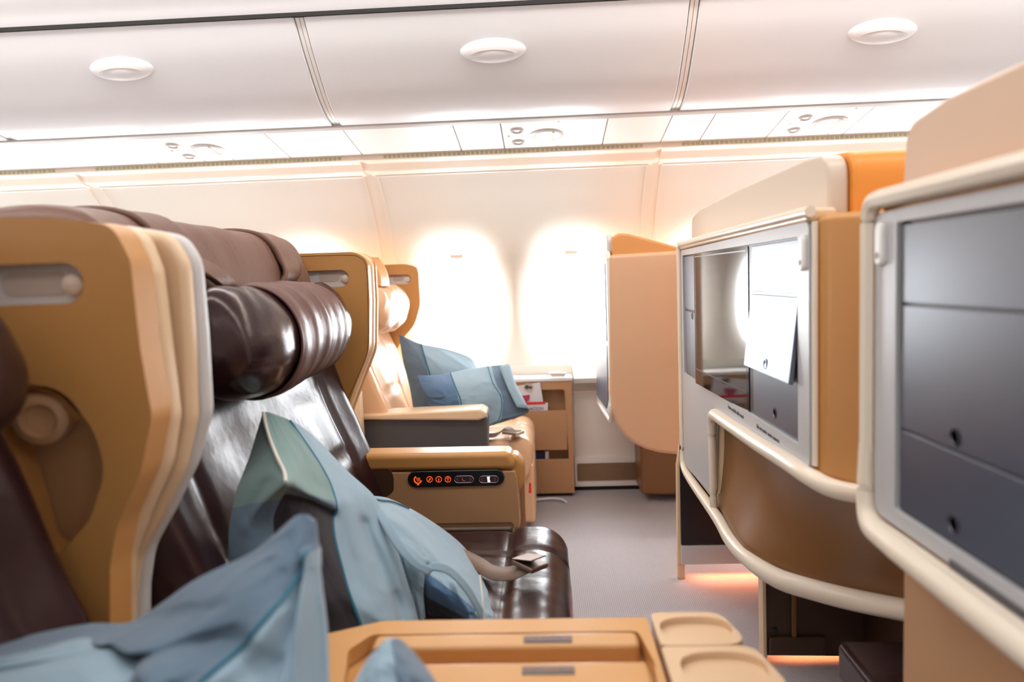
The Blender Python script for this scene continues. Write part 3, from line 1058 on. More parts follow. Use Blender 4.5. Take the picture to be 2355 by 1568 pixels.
bp = [atz(1040, 1262, .425), atz(1095, 1292, .415), atz(1130, 1315, .414), atz(1175, 1318, .420), atz(1215, 1298, .436)]
belt = ribbon(bp, .046, [Vector((.3, 1, 0)), Vector((.45, 1, .1)), Vector((.3, 1, .25)), Vector((0, 1, .3)), Vector((-.4, 1, .3))], .002, M['strap'], 'seat_belt', seat)
c = atz(1218, 1296, .437)
ud = Vector((.72, -.62, -.12)).normalized(); vd = Vector((.55, .70, -.05)).normalized(); vd = (vd - ud * vd.dot(ud)).normalized(); wd = ud.cross(vd)
if wd.z < 0: wd = -wd
def obox(c, ud, vd, wd, a, b, h, bm=None):
    return prism3([c - ud * a / 2 - vd * b / 2 - wd * h / 2, c + ud * a / 2 - vd * b / 2 - wd * h / 2, c + ud * a / 2 + vd * b / 2 - wd * h / 2, c - ud * a / 2 + vd * b / 2 - wd * h / 2], wd * h, bm)
obj('buckle', obox(c, ud, vd, wd, .062, .056, .011), M['metal'], belt, bevel=.004)
obj('buckle_lid', obox(c + wd * .013 - ud * .004, (ud + wd * .28).normalized(), vd, (wd - ud * .28).normalized(), .056, .052, .003), M['metal'], belt, bevel=.0015)

# armrest on the aisle side with the seat controls
YA = 2.085
arm = obj('armrest', slab_y([(812, 1046), (1172, 1040, .025), (1184, 1062, .02), (1184, 1081), (812, 1086)], YA, YA + .10), M['tan'], seat, bevel=.016, seg=4)
obj('end_cap', slab_y([(1150, 1046), (1188, 1046, .02), (1206, 1066, .03), (1207, 1112, .03), (1192, 1132, .02), (1150, 1132)], YA + .02, YA + .095), M['tan'], arm, bevel=.014, seg=4)
pan = slab_y([(800, 1088), (1184, 1083), (1190, 1100), (1196, 1214), (800, 1235)], YA + .004, YA + .085)
obj('side_panel', pan, M['tan2'], arm, bevel=.004)
obj('skirt', slab_y([(800, 1218), (1180, 1212), (1180, 1330), (800, 1340)], YA - .04, YA + .075), M['dkbrown'], arm, bevel=.01)
rc = wing_outline([(826, 1080, .012), (898, 1076, .02), (905, 1100, .02), (905, 1130, .02), (890, 1142, .02), (826, 1142, .012)], YA)
obj('cubby', prism3([(a, YA + .001, b) for a, b in rc], (0, .004, 0)), M['dkbrown'], arm, bevel=.002, label='flat dark plate in place of the recessed cubby')  # flat dark plate stands in for the depth of the recess
p0, p1 = aty(938, 1102, YA), aty(1160, 1097, YA)
tilt = (p1.z - p0.z) / (p1.x - p0.x)
PCX, PCZ, PW, PH = (p0.x + p1.x) / 2, (p0.z + p1.z) / 2, p1.x - p0.x, .047
lp = stadium(PCX, PCZ, PW, PH)
obj('control_panel', prism3([(a, YA - .004, b) for a, b in lp], (0, .012, 0)), M['black'], arm, bevel=.003)


def ring_xz(cx, cz, r, t, y, a0=0, a1=360, n=28):
    pts = [Vector((cx + r * math.cos(math.radians(a0 + (a1 - a0) * k / n)), y, cz + r * math.sin(math.radians(a0 + (a1 - a0) * k / n)))) for k in range(n + 1)]
    return tube(pts, t, n=6)


def cp(px_, py_, d=0):
    w = aty(px_, py_, YA - .005 - d); return w
yb = YA - .0052
# icon rings
c = cp(961, 1103)
bm = ring_xz(c.x, c.z, .0105, .0018, yb, 120, 345, 20)
for k in range(3): tube([(c.x - .005 + .001 * k, yb, c.z + .0045 - .004 * k), (c.x + .007, yb, c.z + .0045 - .004 * k)], .0008, bm, 6)
tube([(c.x - .003, yb, c.z - .0148), (c.x + .003, yb, c.z - .0148)], .0014, bm, 6)
obj('bed_icon', bm, M['glow'], arm)
for px_, kind in ((988, 0), (1009, 1), (1030, 2)):
    c = cp(px_, 1102)
    bm = ring_xz(c.x, c.z, .0082, .0010, yb, 0, 360, 28)
    if kind == 0:
        tube([(c.x - .003, yb, c.z - .004), (c.x + .002, yb, c.z + .004)], .0011, bm, 6)
        tube([(c.x - .0005, yb, c.z - .004), (c.x + .0035, yb, c.z + .002)], .0008, bm, 6)
    elif kind == 1:
        tube([(c.x, yb, c.z - .0045), (c.x, yb, c.z + .001)], .0014, bm, 6)
        tube([(c.x, yb, c.z + .003), (c.x, yb, c.z + .0042)], .0011, bm, 6)
    else:
        tube([(c.x, yb, c.z - .0045), (c.x, yb, c.z + .001)], .0011, bm, 6)
        for an in (30, 60, 90, 120, 150):
            a = math.radians(an)
            tube([(c.x + .0025 * math.cos(a), yb, c.z + .0025 * math.sin(a)), (c.x + .0055 * math.cos(a), yb, c.z + .0055 * math.sin(a))], .0005, bm, 5)
    obj(('pillow_icon', 'person_icon', 'lamp_icon')[kind], bm, M['glow'], arm)
for px_, kind in ((1067, 0), (1124, 1)):
    c = cp(px_, 1102)
    obj('button', prism3([(a, yb, b) for a, b in stadium(c.x, c.z, .054, .0185)], (0, .004, 0)), M['darkbtn'], arm)
    obj('button_ring', tube([(a, yb - .0003, b) for a, b in stadium(c.x, c.z, .055, .0195)], .0011, closed=True, n=6), M['chrome'], arm)
    for s in (-1, 1):
        bm = bmesh.new()
        tube([(c.x + s * .0165, yb - .0006, c.z - .005), (c.x + s * .021, yb - .0006, c.z), (c.x + s * .0165, yb - .0006, c.z + .005)], .0007, bm, 5)
        obj('arrow_icon', bm, M['glowdim'], arm)
    if kind == 0:
        bm = bmesh.new()
        tube([(c.x - .006, yb - .0006, c.z + .005), (c.x - .003, yb - .0006, c.z - .004), (c.x + .003, yb - .0006, c.z - .005)], .0012, bm, 6)
        obj('seat_icon', bm, M['glowdim'], arm)
    if kind:
        obj('seat_icon', prism3([(c.x - .004 + a, yb - .001, c.z + b) for a, b in ((-.001, .008), (.008, .008), (.0065, 0), (.009, -.008), (.0005, -.008), (0, 0))], (0, .0006, 0)), M['glowwhite'], arm)

# ---- window seat
ws = thing('airline_seat', 'tan leather window seat beyond the aisle, charcoal armrest side and two blue pillows', 'seat', (-.4, 3.15, 0), WING_GROUP)
obj('armrest', slab_y([(828, 966), (828, 954), (1105, 941, .02), (1119, 949, .02), (1119, 960), (1100, 967, .03)], 2.78, 2.91), M['rib'], ws, bevel=.012, seg=4)
obj('side_panel', slab_y([(815, 964), (1108, 952), (1121, 960, .02), (1122, 1300), (815, 1300)], 2.795, 2.90), M['grey'], ws, bevel=.018, seg=4)
obj('wing', slab_y([(700, 660), (760, 640), (838, 655, .05), (840, 760, .1), (812, 830, .1), (818, 890, .06), (826, 905), (834, 1040), (826, 1060), (700, 1060)], 2.70, 2.76), M['rib'], ws, bevel=.015, seg=4)
Y0 = 3.42
out = wing_outline([(700, 620), (840, 610), (930, 607, .06), (962, 614, .05), (967, 700, .12), (955, 745, .12), (925, 780, .12), (900, 830, .1), (905, 960), (700, 960)], Y0)
cx, cz, w, h = handle_slot(860, 946, 643, Y0, 22, None)
wf = obj('wing', hole_slab(out, [stadium(cx, cz, w, h)], lambda a, b, d: (a, Y0 + d, b), .05), M['tan'], ws, bevel=.014, seg=4)
bm = slab_y([(cx - w / 2 - .01, cz - h / 2 - .008), (cx + w / 2 + .01, cz - h / 2 - .008), (cx + w / 2 + .01, cz + h / 2 + .008), (cx - w / 2 - .01, cz + h / 2 + .008)], Y0 + .018, Y0 + .024, px=False)
obj('handle_slot', bm, M['silver'], wf, label='silver recessed plate of the handle slot')
c = aty(938, 642, Y0 + .017)
obj('button', lathe([(.012, 0), (.012, .005), (.001, .007)], c, (0, -1, 0), 20), M['knob'], wf)
a_ = aty(916, 640, Y0 + .0175)
obj('grip_hollow', prism3([(a, Y0 + .0165, b) for a, b in stadium(a_.x, a_.z, .05, .026)], (0, .002, 0)), M['recess'], wf)
backrest(ws, 2.80, 3.41, -.095, M['tanleather'], z0=.38, z1=1.13, seams=(.22, .80))
obj('seat_back_shell', box(-1.06, -.86, 2.74, 3.45, .05, 1.10), M['tan'], ws, bevel=.03, seg=4)
bolster((-.70, 2.90, .95), (-.69, 3.40, .945), .098, M['tanleather'], ws, 5, wr=.009)
def wstrap(u, v):
    a, b = aty(845 + 22 * u, 596, 3.08 + .12 * u), aty(868 + 22 * u, 660, 3.0 + .12 * u)
    p = a.lerp(b, v); p.x += .012 * math.sin(math.pi * v)
    return p
o = obj('strap', grid(wstrap, 6, 12), M['orange'], ws); s = o.modifiers.new('thick', 'SOLIDIFY'); s.thickness = .012
obj('headrest_cover', slab_x([(2.84, 1.10, .03), (3.38, 1.10, .03), (3.38, 1.172, .03), (2.84, 1.172, .03)], -1.0, -.76), M['orange'], ws, bevel=.025, seg=4)
cushion(ws, -.66, -.062, 2.915, 3.43, .405, .13, M['tanleather'], -.16, .62, wr=.003)
obj('leg_rest', slab_x([(2.93, .06, .02), (3.42, .06, .02), (3.42, .30, .02), (2.93, .30, .02)], -.13, -.062), M['tanleather'], ws, bevel=.02, seg=4)
obj('seat_base', box(-.75, -.10, 2.92, 3.40, .02, .275), M['brownpanel'], ws, bevel=.02)
bp = [atz(1105, 1000, .425), atz(1140, 1000, .425), atz(1165, 985, .43), atz(1188, 1000, .432)]
belt = ribbon(bp, .045, [Vector((0, 1, 0)), Vector((.2, 1, .2)), Vector((.4, 1, .2)), Vector((.5, 1, 0))], .002, M['strap'], 'seat_belt', ws)
c = atz(1180, 994, .438)
obj('buckle', obox(c, Vector((.8, -.6, 0)), Vector((.6, .8, 0)), Vector((0, 0, 1)), .075, .055, .012), mat('pale_buckle_metal', srgb(206, 186, 164), .25, .5, metal=.6), belt, bevel=.003)
tg = obj('pull_tag', slab_y([(-.086, .205, .003), (-.074, .205, .003), (-.074, .245, .003), (-.082, .248, .003)], 2.866, 2.868, px=False), M['redtag'], ws, label='small red tag')

# ---- centre console between the middle seats
con = thing('centre_console', 'tan centre console in front with two long lids and oval cocktail trays', 'console', (0, .955, 0))
zc = .545
obj('body', slab_z([(-.36, .865, .02), (-.27, .842, .02), (.14, .842, .01), (.14, 1.052, .01), (-.27, 1.052, .02), (-.36, 1.02, .02)], .06, zc - .022), M['console'], con, bevel=.008)
fo = [(p.x, p.y) for p in rounded([(-.345, .87, .02), (-.25, .836, .03), (.136, .836, .01), (.136, 1.056, .006), (-.255, 1.056, .03), (-.345, 1.01, .02)], 5)]
fi = [(p.x, p.y) for p in rounded([(-.268, .88, .012), (.124, .868, .012), (.128, .93, .01), (.118, 1.014, .012), (-.262, 1.014, .012), (-.285, .97, .02)], 5)]
obj('frame', hole_slab(fo, [fi], lambda a, b, d: (a, b, zc - .02 + d), .024), M['console'], con, bevel=.005)


def lid(y0, y1, text_y, flip, x0=-.255, x1=.116):
    o = obj('lid', slab_z([(x0, y0, .012), (x1, y0, .012), (x1, y1, .012), (x0, y1, .012)], zc - .03, zc + .006), M['console'], con, bevel=.007, seg=3)
    pl_ = obj('placard', slab_z([(-.043, text_y - .0095, .002), (.024, text_y - .0095, .002), (.024, text_y + .0095, .002), (-.043, text_y + .0095, .002)], zc + .0058, zc + .0075), M['placard'], o, bevel=.0006)
    lettering('PUSH TO RELEASE TABLE', .0058, (-.0095, text_y, zc + .0078), Matrix.Rotation(math.pi if flip else 0, 3, 'Z'), M['amberink'], o)
    return o


lid(.972, 1.010, .988, True)
lid(.872, .930, .906, False, x0=-.262, x1=.120)
obj('hinge_slot', box(-.285, .128, .868, 1.014, zc - .06, zc - .034), M['black'], con)  # black floor paints in the dark of the slot


def tray(y0, y1, x1a, x1b, cx, cy, a, b):
    pr = [(p.x, p.y) for p in rounded([(.142, y0, .012), (x1a, y0, .03), (x1b, y1, .03), (.142, y1, .012)], 6)]
    n = 40
    ov = [(cx + a * math.copysign(abs(math.cos(t)) ** .8, math.cos(t)), cy + b * math.copysign(abs(math.sin(t)) ** .8, math.sin(t))) for t in (2 * math.pi * k / n for k in range(n))]
    bm = hole_slab(pr, [ov], lambda p, q, d: (p, q, zc + .008 - d), .03)
    o = obj('tray', bm, M['tray'], con, bevel=.004, seg=3)
    obj('recess', prism3([(cx + (p - cx) * 1.02, cy + (q - cy) * 1.02, zc - .002) for p, q in ov], (0, 0, -.008)), M['tray'], o)
    return o


tray(.964, 1.062, .262, .242, .199, 1.013, .050, .034)
tray(.850, .9615, .283, .264, .213, .908, .054, .038)
obj('tray_post', slab_z([(.15, .87, .02), (.255, .87, .02), (.245, 1.04, .03), (.15, 1.04, .02)], .06, zc - .02), M['console'], con, bevel=.01)

# ---------------------------------------------------------------- seat units of the row in front (seen from behind)
UG = 'backs of the seats in the row ahead'
XF = .455


def lettering_x(text, size, y, z, X, m, parent, ang=0):
    R = Matrix(((0, 0, -1), (-1, 0, 0), (0, 1, 0)))
    R = Matrix.Rotation(0, 3, 'X') @ R
    return lettering(text, size, (X, y, z), R, m, parent)


# ---- back unit facing the dark brown seat
u2 = thing('seat_unit', 'seat back with large screen and one ajar storage door, facing the dark brown seat', 'seat unit', (.6, 1.9, 0), UG)
# shell: upper box, its near end sweeping back
pl_ = [(.462, 2.485, .03), (.462, 1.275, .035), (.60, 1.225, .05), (.80, 1.215, .02), (.80, 2.485, .02)]
shell = obj('shell', slab_z(pl_, .672, 1.143, n=8), M['tan'], u2, bevel=.02, seg=4)
bm = slab_x([(2.02, .386), (2.485, .386, .05), (2.485, .70), (2.02, .70)], .470, .60)
obj('lower_shell', bm, M['rib'], shell, bevel=.012)
# silver bezel, L shaped
bz = [(2.468, 1.125, .02), (1.290, 1.132, .02), (1.288, .700, .02), (1.66, .686, .05), (2.028, .680, .02), (2.055, .425, .03), (2.47, .412, .05)]
bz2 = [(p.x, p.y) for p in rounded(bz, 6)]
screen_open = [(p.x, p.y) for p in rounded([(2.438, 1.108, .006), (1.345, 1.108, .006), (1.345, .733, .004), (2.438, .724, .006)], 3)]
bezel = obj('bezel', hole_slab(bz2, [screen_open], lambda a, b, d: (XF - .002 + d, a, b), .016), M['bezel'], u2, bevel=.004)
obj('back_plate', slab_x([(2.445, .72), (1.338, .728), (1.338, 1.115), (2.445, 1.115)], .4606, .468), M['black'], bezel)


def panel(y0, y1, z0, z1, name, m, x=.4575, th=.010, parent=u2, r=.004):
    return obj(name, slab_x([(y0, z0, r), (y1, z0, r), (y1, z1, r), (y0, z1, r)], x, x + th), m, parent, bevel=.0015, seg=2)


def finger_hole(y, z, parent, x=.4575):
    o = obj('finger_hole', lathe([(.0115, 0), (.0115, .0012), (.009, .0014), (.0075, -.0005), (.001, -.001)], (x, y, z), (-1, 0, 0), 20), M['hole'], parent)
    obj_ = lathe([(.0040, 0), (.003, .0012), (.0005, .0016)], (x - .0012, y - .005, z - .0065), (-1, 0, 0), 12)
    return o


def tilt(y): return -.0215 * (y - 1.688) / .49
mon = obj('screen', prism3([Vector((.4585 + tilt(p.x), p.x, p.y)) for p in rounded([(1.688, .7275, .004), (2.178, .7275, .004), (2.178, 1.106, .004), (1.688, 1.106, .004)], 3)], (.010, 0, 0)), M['glossblack'], u2, bevel=.0015, seg=2)
obj('screen_border', hole_slab([(p.x, p.y) for p in rounded([(1.70, .770, .004), (2.165, .770, .004), (2.165, 1.098, .004), (1.70, 1.098, .004)], 3)],
                               [[(p.x, p.y) for p in rounded([(1.703, .773, .003), (2.162, .773, .003), (2.162, 1.095, .003), (1.703, 1.095, .003)], 3)]],
                               lambda a, b, d: (.4581 + tilt(a) + d, a, b), .0005), M['black'], mon, flat=True)
panel(2.190, 2.432, .936, 1.104, 'side_door', M['door'])
sd = panel(2.190, 2.432, .7275, .930, 'side_door', M['door'])
finger_hole(2.31, .918, sd)
panel(1.352, 1.655, 1.006, 1.104, 'storage_door', M['door'])
# ajar door hinged at its top
def ajar(y0, y1, z0, z1, open_):
    lp = rounded([(y0, z0, .004), (y1, z0, .004), (y1, z1, .004), (y0, z1, .004)], 4)
    pts = [Vector((.4565 - open_ * (z1 - p.y) / (z1 - z0), p.x, p.y)) for p in lp]
    return prism3(pts, (.009, 0, -.002))
ad = obj('storage_door', ajar(1.352, 1.655, .842, 1.000, .018), M['door'], u2, bevel=.0015, seg=2, label='storage door hanging ajar')
finger_hole(1.50, .862, ad, x=.441)
bd = panel(1.352, 1.655, .736, .842, 'storage_door', M['door'], x=.4595)
finger_hole(1.50, .762, bd, x=.4595)
obj('coat_hook', prism3([(XF - .010, 1.310 + a, 1.078 + b) for b, a in stadium(0, 0, .062, .022)], (.010, 0, 0)), M['white'], bezel, bevel=.004, label='white oval coat hook')
obj('hook_dot', lathe([(.005, 0), (.004, .001), (.001, .0015)], (XF - .0105, 1.310, 1.062), (-1, 0, 0), 12), M['recess'], bezel)
lettering_x('Fasten seat belt while seated', .0125, 1.785, .7135, XF - .0024, M['ink'], bezel)
lettering_x('Life vest under centre armrest', .0125, 1.53, .7145, XF - .0024, M['ink'], bezel)
# beige rounded rim round the face and round the recess below
rl = spline([Vector((.452, y, z)) for y, z in [(2.482, .41), (2.487, .55), (2.487, 1.10), (2.47, 1.139), (2.40, 1.145), (1.9, 1.147), (1.33, 1.147), (1.295, 1.146)]], 6)
obj('rim', tube(rl, .0095, n=10), M['rim'], shell)
obj('near_edge', tube([(.4605, 1.281, z) for z in (1.13, 1.0, .8, .71)], .0052, n=10), M['rim'], shell)
obj('rim_top', slab_x([(2.47, 1.128), (2.47, 1.152, .01), (1.285, 1.154, .01), (1.285, 1.130)], .449, .50), M['rib'], shell, bevel=.008, seg=3)
obj('latch', slab_x([(2.05, 1.147), (2.12, 1.147), (2.12, 1.158), (2.05, 1.158)], .446, .49), M['silver'], shell, bevel=.003)
lipA = [atz(1643, 938, .668) + Vector((-.012, 0, 0)), atz(1740, 1003, .675), Vector((.447, 1.50, .684)), atz(1870, 1082, .69) + Vector((-.014, 0, 0)), Vector((.468, 1.262, .676)), atz(1995, 1138, .665)]
rr = spline([Vector((.455, 2.035, .392)), Vector((.452, 2.03, .43)), Vector((.450, 2.028, .55)), Vector((.449, 2.027, .615)), Vector((.448, 2.018, .648)), Vector((.447, 1.995, .666)), Vector((.447, 1.955, .672)), Vector((.446, 1.85, .675)), Vector((.446, 1.6, .682)), Vector((.447, 1.40, .690)), Vector((.452, 1.292, .690)), Vector((.475, 1.25, .68)), Vector((.52, 1.235, .672)), Vector((.60, 1.22, .668)), Vector((.66, 1.215, .668))], 8)
obj('recess_rim', tube(rr, lambda t: .0105 + .006 * min(1, max(0, t - .2) * 5), n=12), M['rim'], shell)
lip = [Vector((.452, 2.486, .44)), Vector((.452, 2.46, .402)), Vector((.452, 2.33, .390)), atz(1650, 1190, .386), atz(1682, 1243, .386), atz(1725, 1288, .386), atz(1790, 1330, .386), atz(1880, 1358, .388), atz(1960, 1378, .39), atz(2060, 1398, .392), atz(2200, 1425, .394)]
obj('recess_lip', tube(spline(lip, 8), lambda t: .010 + .012 * min(1, t * 1.6), n=12), M['rim'], shell)
topc = [Vector((.486, 2.06, .668)), atz(1700, 985, .665) + Vector((.02, 0, 0)), Vector((.48, 1.6, .67)), atz(1870, 1085, .672) + Vector((.03, 0, 0)), Vector((.56, 1.24, .665)), Vector((.68, 1.22, .66))]
botc = [Vector((.474, 2.05, .40)), atz(1700, 1245, .40), atz(1745, 1283, .40), atz(1850, 1330, .40), atz(1960, 1358, .40), atz(2150, 1400, .40)]
ts, bs = spline(topc, 8), spline(botc, 8)
def rec_f(u, v):
    k = u * (len(ts) - 1); i = min(int(k), len(ts) - 2); t = k - i
    a = ts[i].lerp(ts[i + 1], t); b = bs[i].lerp(bs[i + 1], t)
    p = a.lerp(b, v)
    p.x += .035 * math.sin(math.pi * v) * min(1, 5 * u + .05)
    return p
o = obj('recess_panel', grid(rec_f, 40, 20), M['brownpanel'], u2)
s = o.modifiers.new('thick', 'SOLIDIFY'); s.thickness = .006; s.offset = -1
# headrest shell of that seat, seen above the back
bm = slab_x([(2.545, 1.12, .02), (2.53, 1.235, .03), (2.40, 1.252, .1), (1.95, 1.261, .1), (1.45, 1.258, .1), (1.335, 1.250, .05), (1.335, 1.12, .01)], .502, .54)
obj('headrest_shell', bm, mat('pale_taupe_shell', srgb(208, 192, 174), .34, .5), u2, bevel=.012, seg=4)
bm = slab_x([(2.535, 1.10, .02), (2.52, 1.238, .03), (2.40, 1.256, .1), (1.95, 1.266, .1), (1.45, 1.263, .1), (1.318, 1.252, .05), (1.318, 1.10, .01)], .5405, .70)
obj('headrest_wing', bm, mat('deep_amber_leather', srgb(226, 142, 52), .4, .4, bump=.05, scale=300), u2, bevel=.018, seg=4)
# aisle-side panel down to the floor, seen through the footwell
sp2 = obj('side_panel', slab_y([(.430, .052, .006), (.82, .052, .006), (.82, .62), (.462, .62, .04), (.448, .50, .05), (.432, .40, .05)], 2.492, 2.515, px=False), M['rib'], u2, bevel=.006)
obj('panel_foot', box(.430, .456, 2.494, 2.513, 0, .056), M['rib'], sp2, bevel=.003)
obj('dark_lining', slab_y([(.442, .125, .004), (.80, .125), (.80, .612), (.462, .612, .04), (.446, .56, .04), (.442, .46, .04)], 2.484, 2.493, px=False), M['black'], sp2, bevel=.002)
obj('kick_strip', slab_y([(.442, .055, .003), (.80, .055), (.80, .122), (.442, .122, .003)], 2.484, 2.493, px=False), M['silver'], sp2, bevel=.002)
# footwell wall and floor box
fw = obj('footwell_wall', slab_y([(1757, 1300), (1760, 1508), (2090, 1511), (2090, 1290)], 1.93, 1.96), M['dkbrown'], u2, bevel=.004)
obj('wall_edge', slab_y([(1753, 1305), (1756, 1524), (1765, 1524), (1762, 1305)], 1.922, 1.965), M['rib'], fw, bevel=.003)
obj('step_panel', slab_y([(1770, 1468, .01), (1900, 1466), (1900, 1508), (1770, 1508)], 1.915, 1.93), M['dkbrown'], fw, bevel=.004)
obj('guide_rail', slab_y([(1822, 1330), (1833, 1330), (1833, 1466), (1822, 1466)], 1.918, 1.93), M['brownpanel'], fw, bevel=.003)
obj('bolt', lathe([(.007, 0), (.007, .003), (.001, .004)], aty(1782, 1448, 1.928), (0, -1, 0), 12), M['black'], fw)
obj('footwell_back', slab_x([(1.25, .02), (2.48, .02), (2.48, .62), (1.25, .62)], .82, .85), M['dkbrown'], u2)
# dark leather ottoman in the footwell
ot = thing('footrest', 'dark leather footrest cushion low in the footwell at the bottom right', 'footrest', (.75, 1.3, 0))
obj('cushion', slab_z([(.572, 1.475, .02), (.565, 1.03, .03), (.80, 1.03, .03), (.80, 1.475, .03)], .215, .298, n=6), M['leather'], ot, bevel=.022, seg=5)
obj('base', slab_z([(.63, 1.43), (.63, 1.06), (.79, 1.06), (.79, 1.43)], .0, .215), M['dkbrown'], ot, bevel=.01)

# ---- unit facing the near seat (closest, right edge)
u1 = thing('seat_unit', 'closest seat back at the right edge, blurred, with tall closed black doors', 'seat unit', (.6, .4, 0), UG)
pl_ = [(.462, 1.056, .035), (.462, -.24, .035), (.80, -.24, .02), (.80, 1.056, .03)]
sh1 = obj('shell', slab_z(pl_, .690, 1.142, n=8), M['tan'], u1, bevel=.022, seg=4)
bz = [(1.034, 1.122, .02), (-.20, 1.128, .02), (-.20, .712, .02), (1.034, .708, .025)]
b1o = [(p.x, p.y) for p in rounded(bz, 6)]
op1 = [(p.x, p.y) for p in rounded([(.975, 1.106, .006), (-.15, 1.106, .006), (-.15, .728, .004), (.975, .730, .006)], 3)]
bez1 = obj('bezel', hole_slab(b1o, [op1], lambda a, b, d: (XF - .002 + d, a, b), .016), M['bezel'], u1, bevel=.004)
obj('back_plate', slab_x([(.99, .715), (-.165, .715), (-.165, 1.118), (.99, 1.118)], .4606, .468), M['black'], bez1)
panel(.62, .970, 1.003, 1.102, 'storage_door', M['door'], parent=u1)
d1 = panel(.62, .970, .841, 1.000, 'storage_door', M['door'], parent=u1)
finger_hole(.842, .856, d1)
d2 = panel(.62, .970, .734, .838, 'storage_door', M['door'], parent=u1)
finger_hole(.842, .755, d2)
panel(-.145, .615, .734, 1.102, 'screen', M['glossblack'], parent=u1)
obj('coat_hook', prism3([(XF - .010, 1.012 + a, 1.080 + b) for b, a in stadium(0, 0, .058, .020)], (.010, 0, 0)), M['white'], bez1, bevel=.004, label='white oval coat hook')
obj('hook_dot', lathe([(.005, 0), (.004, .001), (.001, .0015)], (XF - .0105, 1.012, 1.065), (-1, 0, 0), 12), M['recess'], bez1)
rl = [Vector((p.x, p.y)) for p in rounded([(1.052, 1.140, .03), (-.23, 1.144, .03), (-.23, .692, .03), (1.052, .692, .04)], 8)]
obj('rim', rim_x(rl, .452, .0125), M['rim'], sh1)
rl2 = [Vector((.452, 1.052, .80)), Vector((.451, 1.052, .735)), Vector((.450, 1.046, .705)), Vector((.449, 1.025, .690)), Vector((.448, .98, .687)), Vector((.447, .9, .686)), Vector((.447, .5, .684)), Vector((.447, -.1, .684))]
obj('recess_rim', tube(spline(rl2, 6), lambda t: .0122 + .0055 * min(1, t * 2.2), n=12), M['rim'], sh1)
obj('rim_top', slab_x([(1.045, 1.128), (1.045, 1.150, .01), (-.22, 1.152, .01), (-.22, 1.130)], .452, .53), M['tan'], sh1, bevel=.010, seg=3)
obj('slot', slab_x([(.84, .7055, .003), (.60, .7055, .003), (.60, .716, .003), (.84, .716, .003)], XF - .0035, XF), M['grey'], bez1, bevel=.001)
bm = slab_x([(1.066, 1.10, .02), (1.052, 1.24, .035), (.95, 1.254, .1), (.5, 1.262, .1), (-.1, 1.256, .1), (-.2, 1.10, .02)], .500, .66)
obj('headrest_shell', bm, mat('taupe_shell', srgb(206, 176, 150), .42), u1, bevel=.022, seg=4)
obj('lower_shell', slab_x([(1.060, .02, .01), (1.060, .69, .05), (-.2, .69, .02), (-.2, .02, .01)], .505, .56), M['tan2'], u1, bevel=.022, seg=5)

# ---- unit facing the window seat
u3 = thing('seat_unit', 'tan seat back at the window side, smooth rounded flank, in front of the window seat', 'seat unit', (.45, 3.1, 0), UG)
Y3 = 2.75
out = wing_outline([(1402, 586), (1560, 576, .02), (1800, 568), (1800, 1056), (1600, 1049), (1552, 1046), (1516, 1042), (1486, 1034), (1460, 1022), (1437, 1003), (1419, 977), (1408, 945), (1403, 905)], Y3)
sh3 = obj('shell', prism3([(a, Y3, b) for a, b in out], (0, .742, 0)), M['u3'], u3, bevel=.02, seg=4)
bz = [(3.482, 1.128, .02), (2.785, 1.128, .02), (2.785, .56, .04), (2.86, .505, .05), (3.482, .470, .05)]
bez3 = obj('bezel', slab_x(bz, .236, .256), M['silver'], u3, bevel=.006)
obj('screen', slab_x([(3.455, 1.10, .006), (3.02, 1.10, .006), (3.02, .80, .006), (3.455, .80, .006)], .2325, .2365), M['glossblack'], u3, bevel=.001)
obj('storage_door', slab_x([(2.99, 1.10, .006), (2.83, 1.10, .006), (2.83, .80, .006), (2.99, .80, .006)], .2325, .2365), M['door'], u3, bevel=.001)
obj('storage_door', slab_x([(3.46, .785, .006), (2.83, .785, .006), (2.83, .58, .03), (2.92, .525, .05), (3.46, .490, .04)], .2325, .2365), M['door'], u3, bevel=.001)
rl = [Vector((p.x, p.y)) for p in rounded([(3.488, 1.136, .03), (2.768, 1.136, .03), (2.768, .55, .05), (2.845, .49, .06), (3.488, .455, .05)], 6)]
obj('rim', rim_x(rl, .243, .009), M['rim'], sh3)
out = wing_outline([(1407, 592), (1407, 548, .02), (1420, 536, .03), (1445, 537, .04), (1562, 568, .02), (1800, 580), (1800, 592)], Y3 + .02)
obj('headrest_shell', prism3([(a, Y3 + .02, b) for a, b in out], (0, .70, 0)), M['orange'], u3, bevel=.014, seg=4)
obj('headrest_plate', slab_x([(3.47, 1.13, .02), (3.47, 1.195, .03), (2.80, 1.205, .03), (2.80, 1.13, .02)], .240, .262), M['silver'], u3, bevel=.008)
obj('footwell_box', slab_y([(1472, 1020), (1475, 1137), (1640, 1140), (1640, 1020)], 3.36, 3.58), M['brownpanel'], u3, bevel=.012)

# ---- side stowage console below the window
sc = thing('side_console', 'tan stowage console under the window beside the window seat, open magazine pocket', 'console', (-.2, 3.5, 0))
YC = 3.485
fo = [(-.62, .018), (.118, .018), (.118, .572), (-.62, .572)]
pk = wing_outline([(1165, 898, .01), (1298, 896, .015), (1308, 1056, .008), (1165, 1058, .005)], YC)
obj('front', hole_slab(fo, [pk], lambda a, b, d: (a, YC + d, b), .02), M['tan2'], sc, bevel=.004)
obj('body', box(-.62, .116, YC + .07, 3.60, .03, .56), M['tan2'], sc)
obj('cheek', box(.100, .118, YC + .02, 3.60, .03, .56), M['tan'], sc, bevel=.003)
obj('top', box(-.62, .122, YC - .008, 3.60, .562, .580), M['white'], sc, bevel=.006)
obj('latch', slab_y([(1262, 857), (1303, 857), (1298, 867, .01), (1268, 867, .01)], YC - .02, YC), M['cream'], sc, bevel=.003)
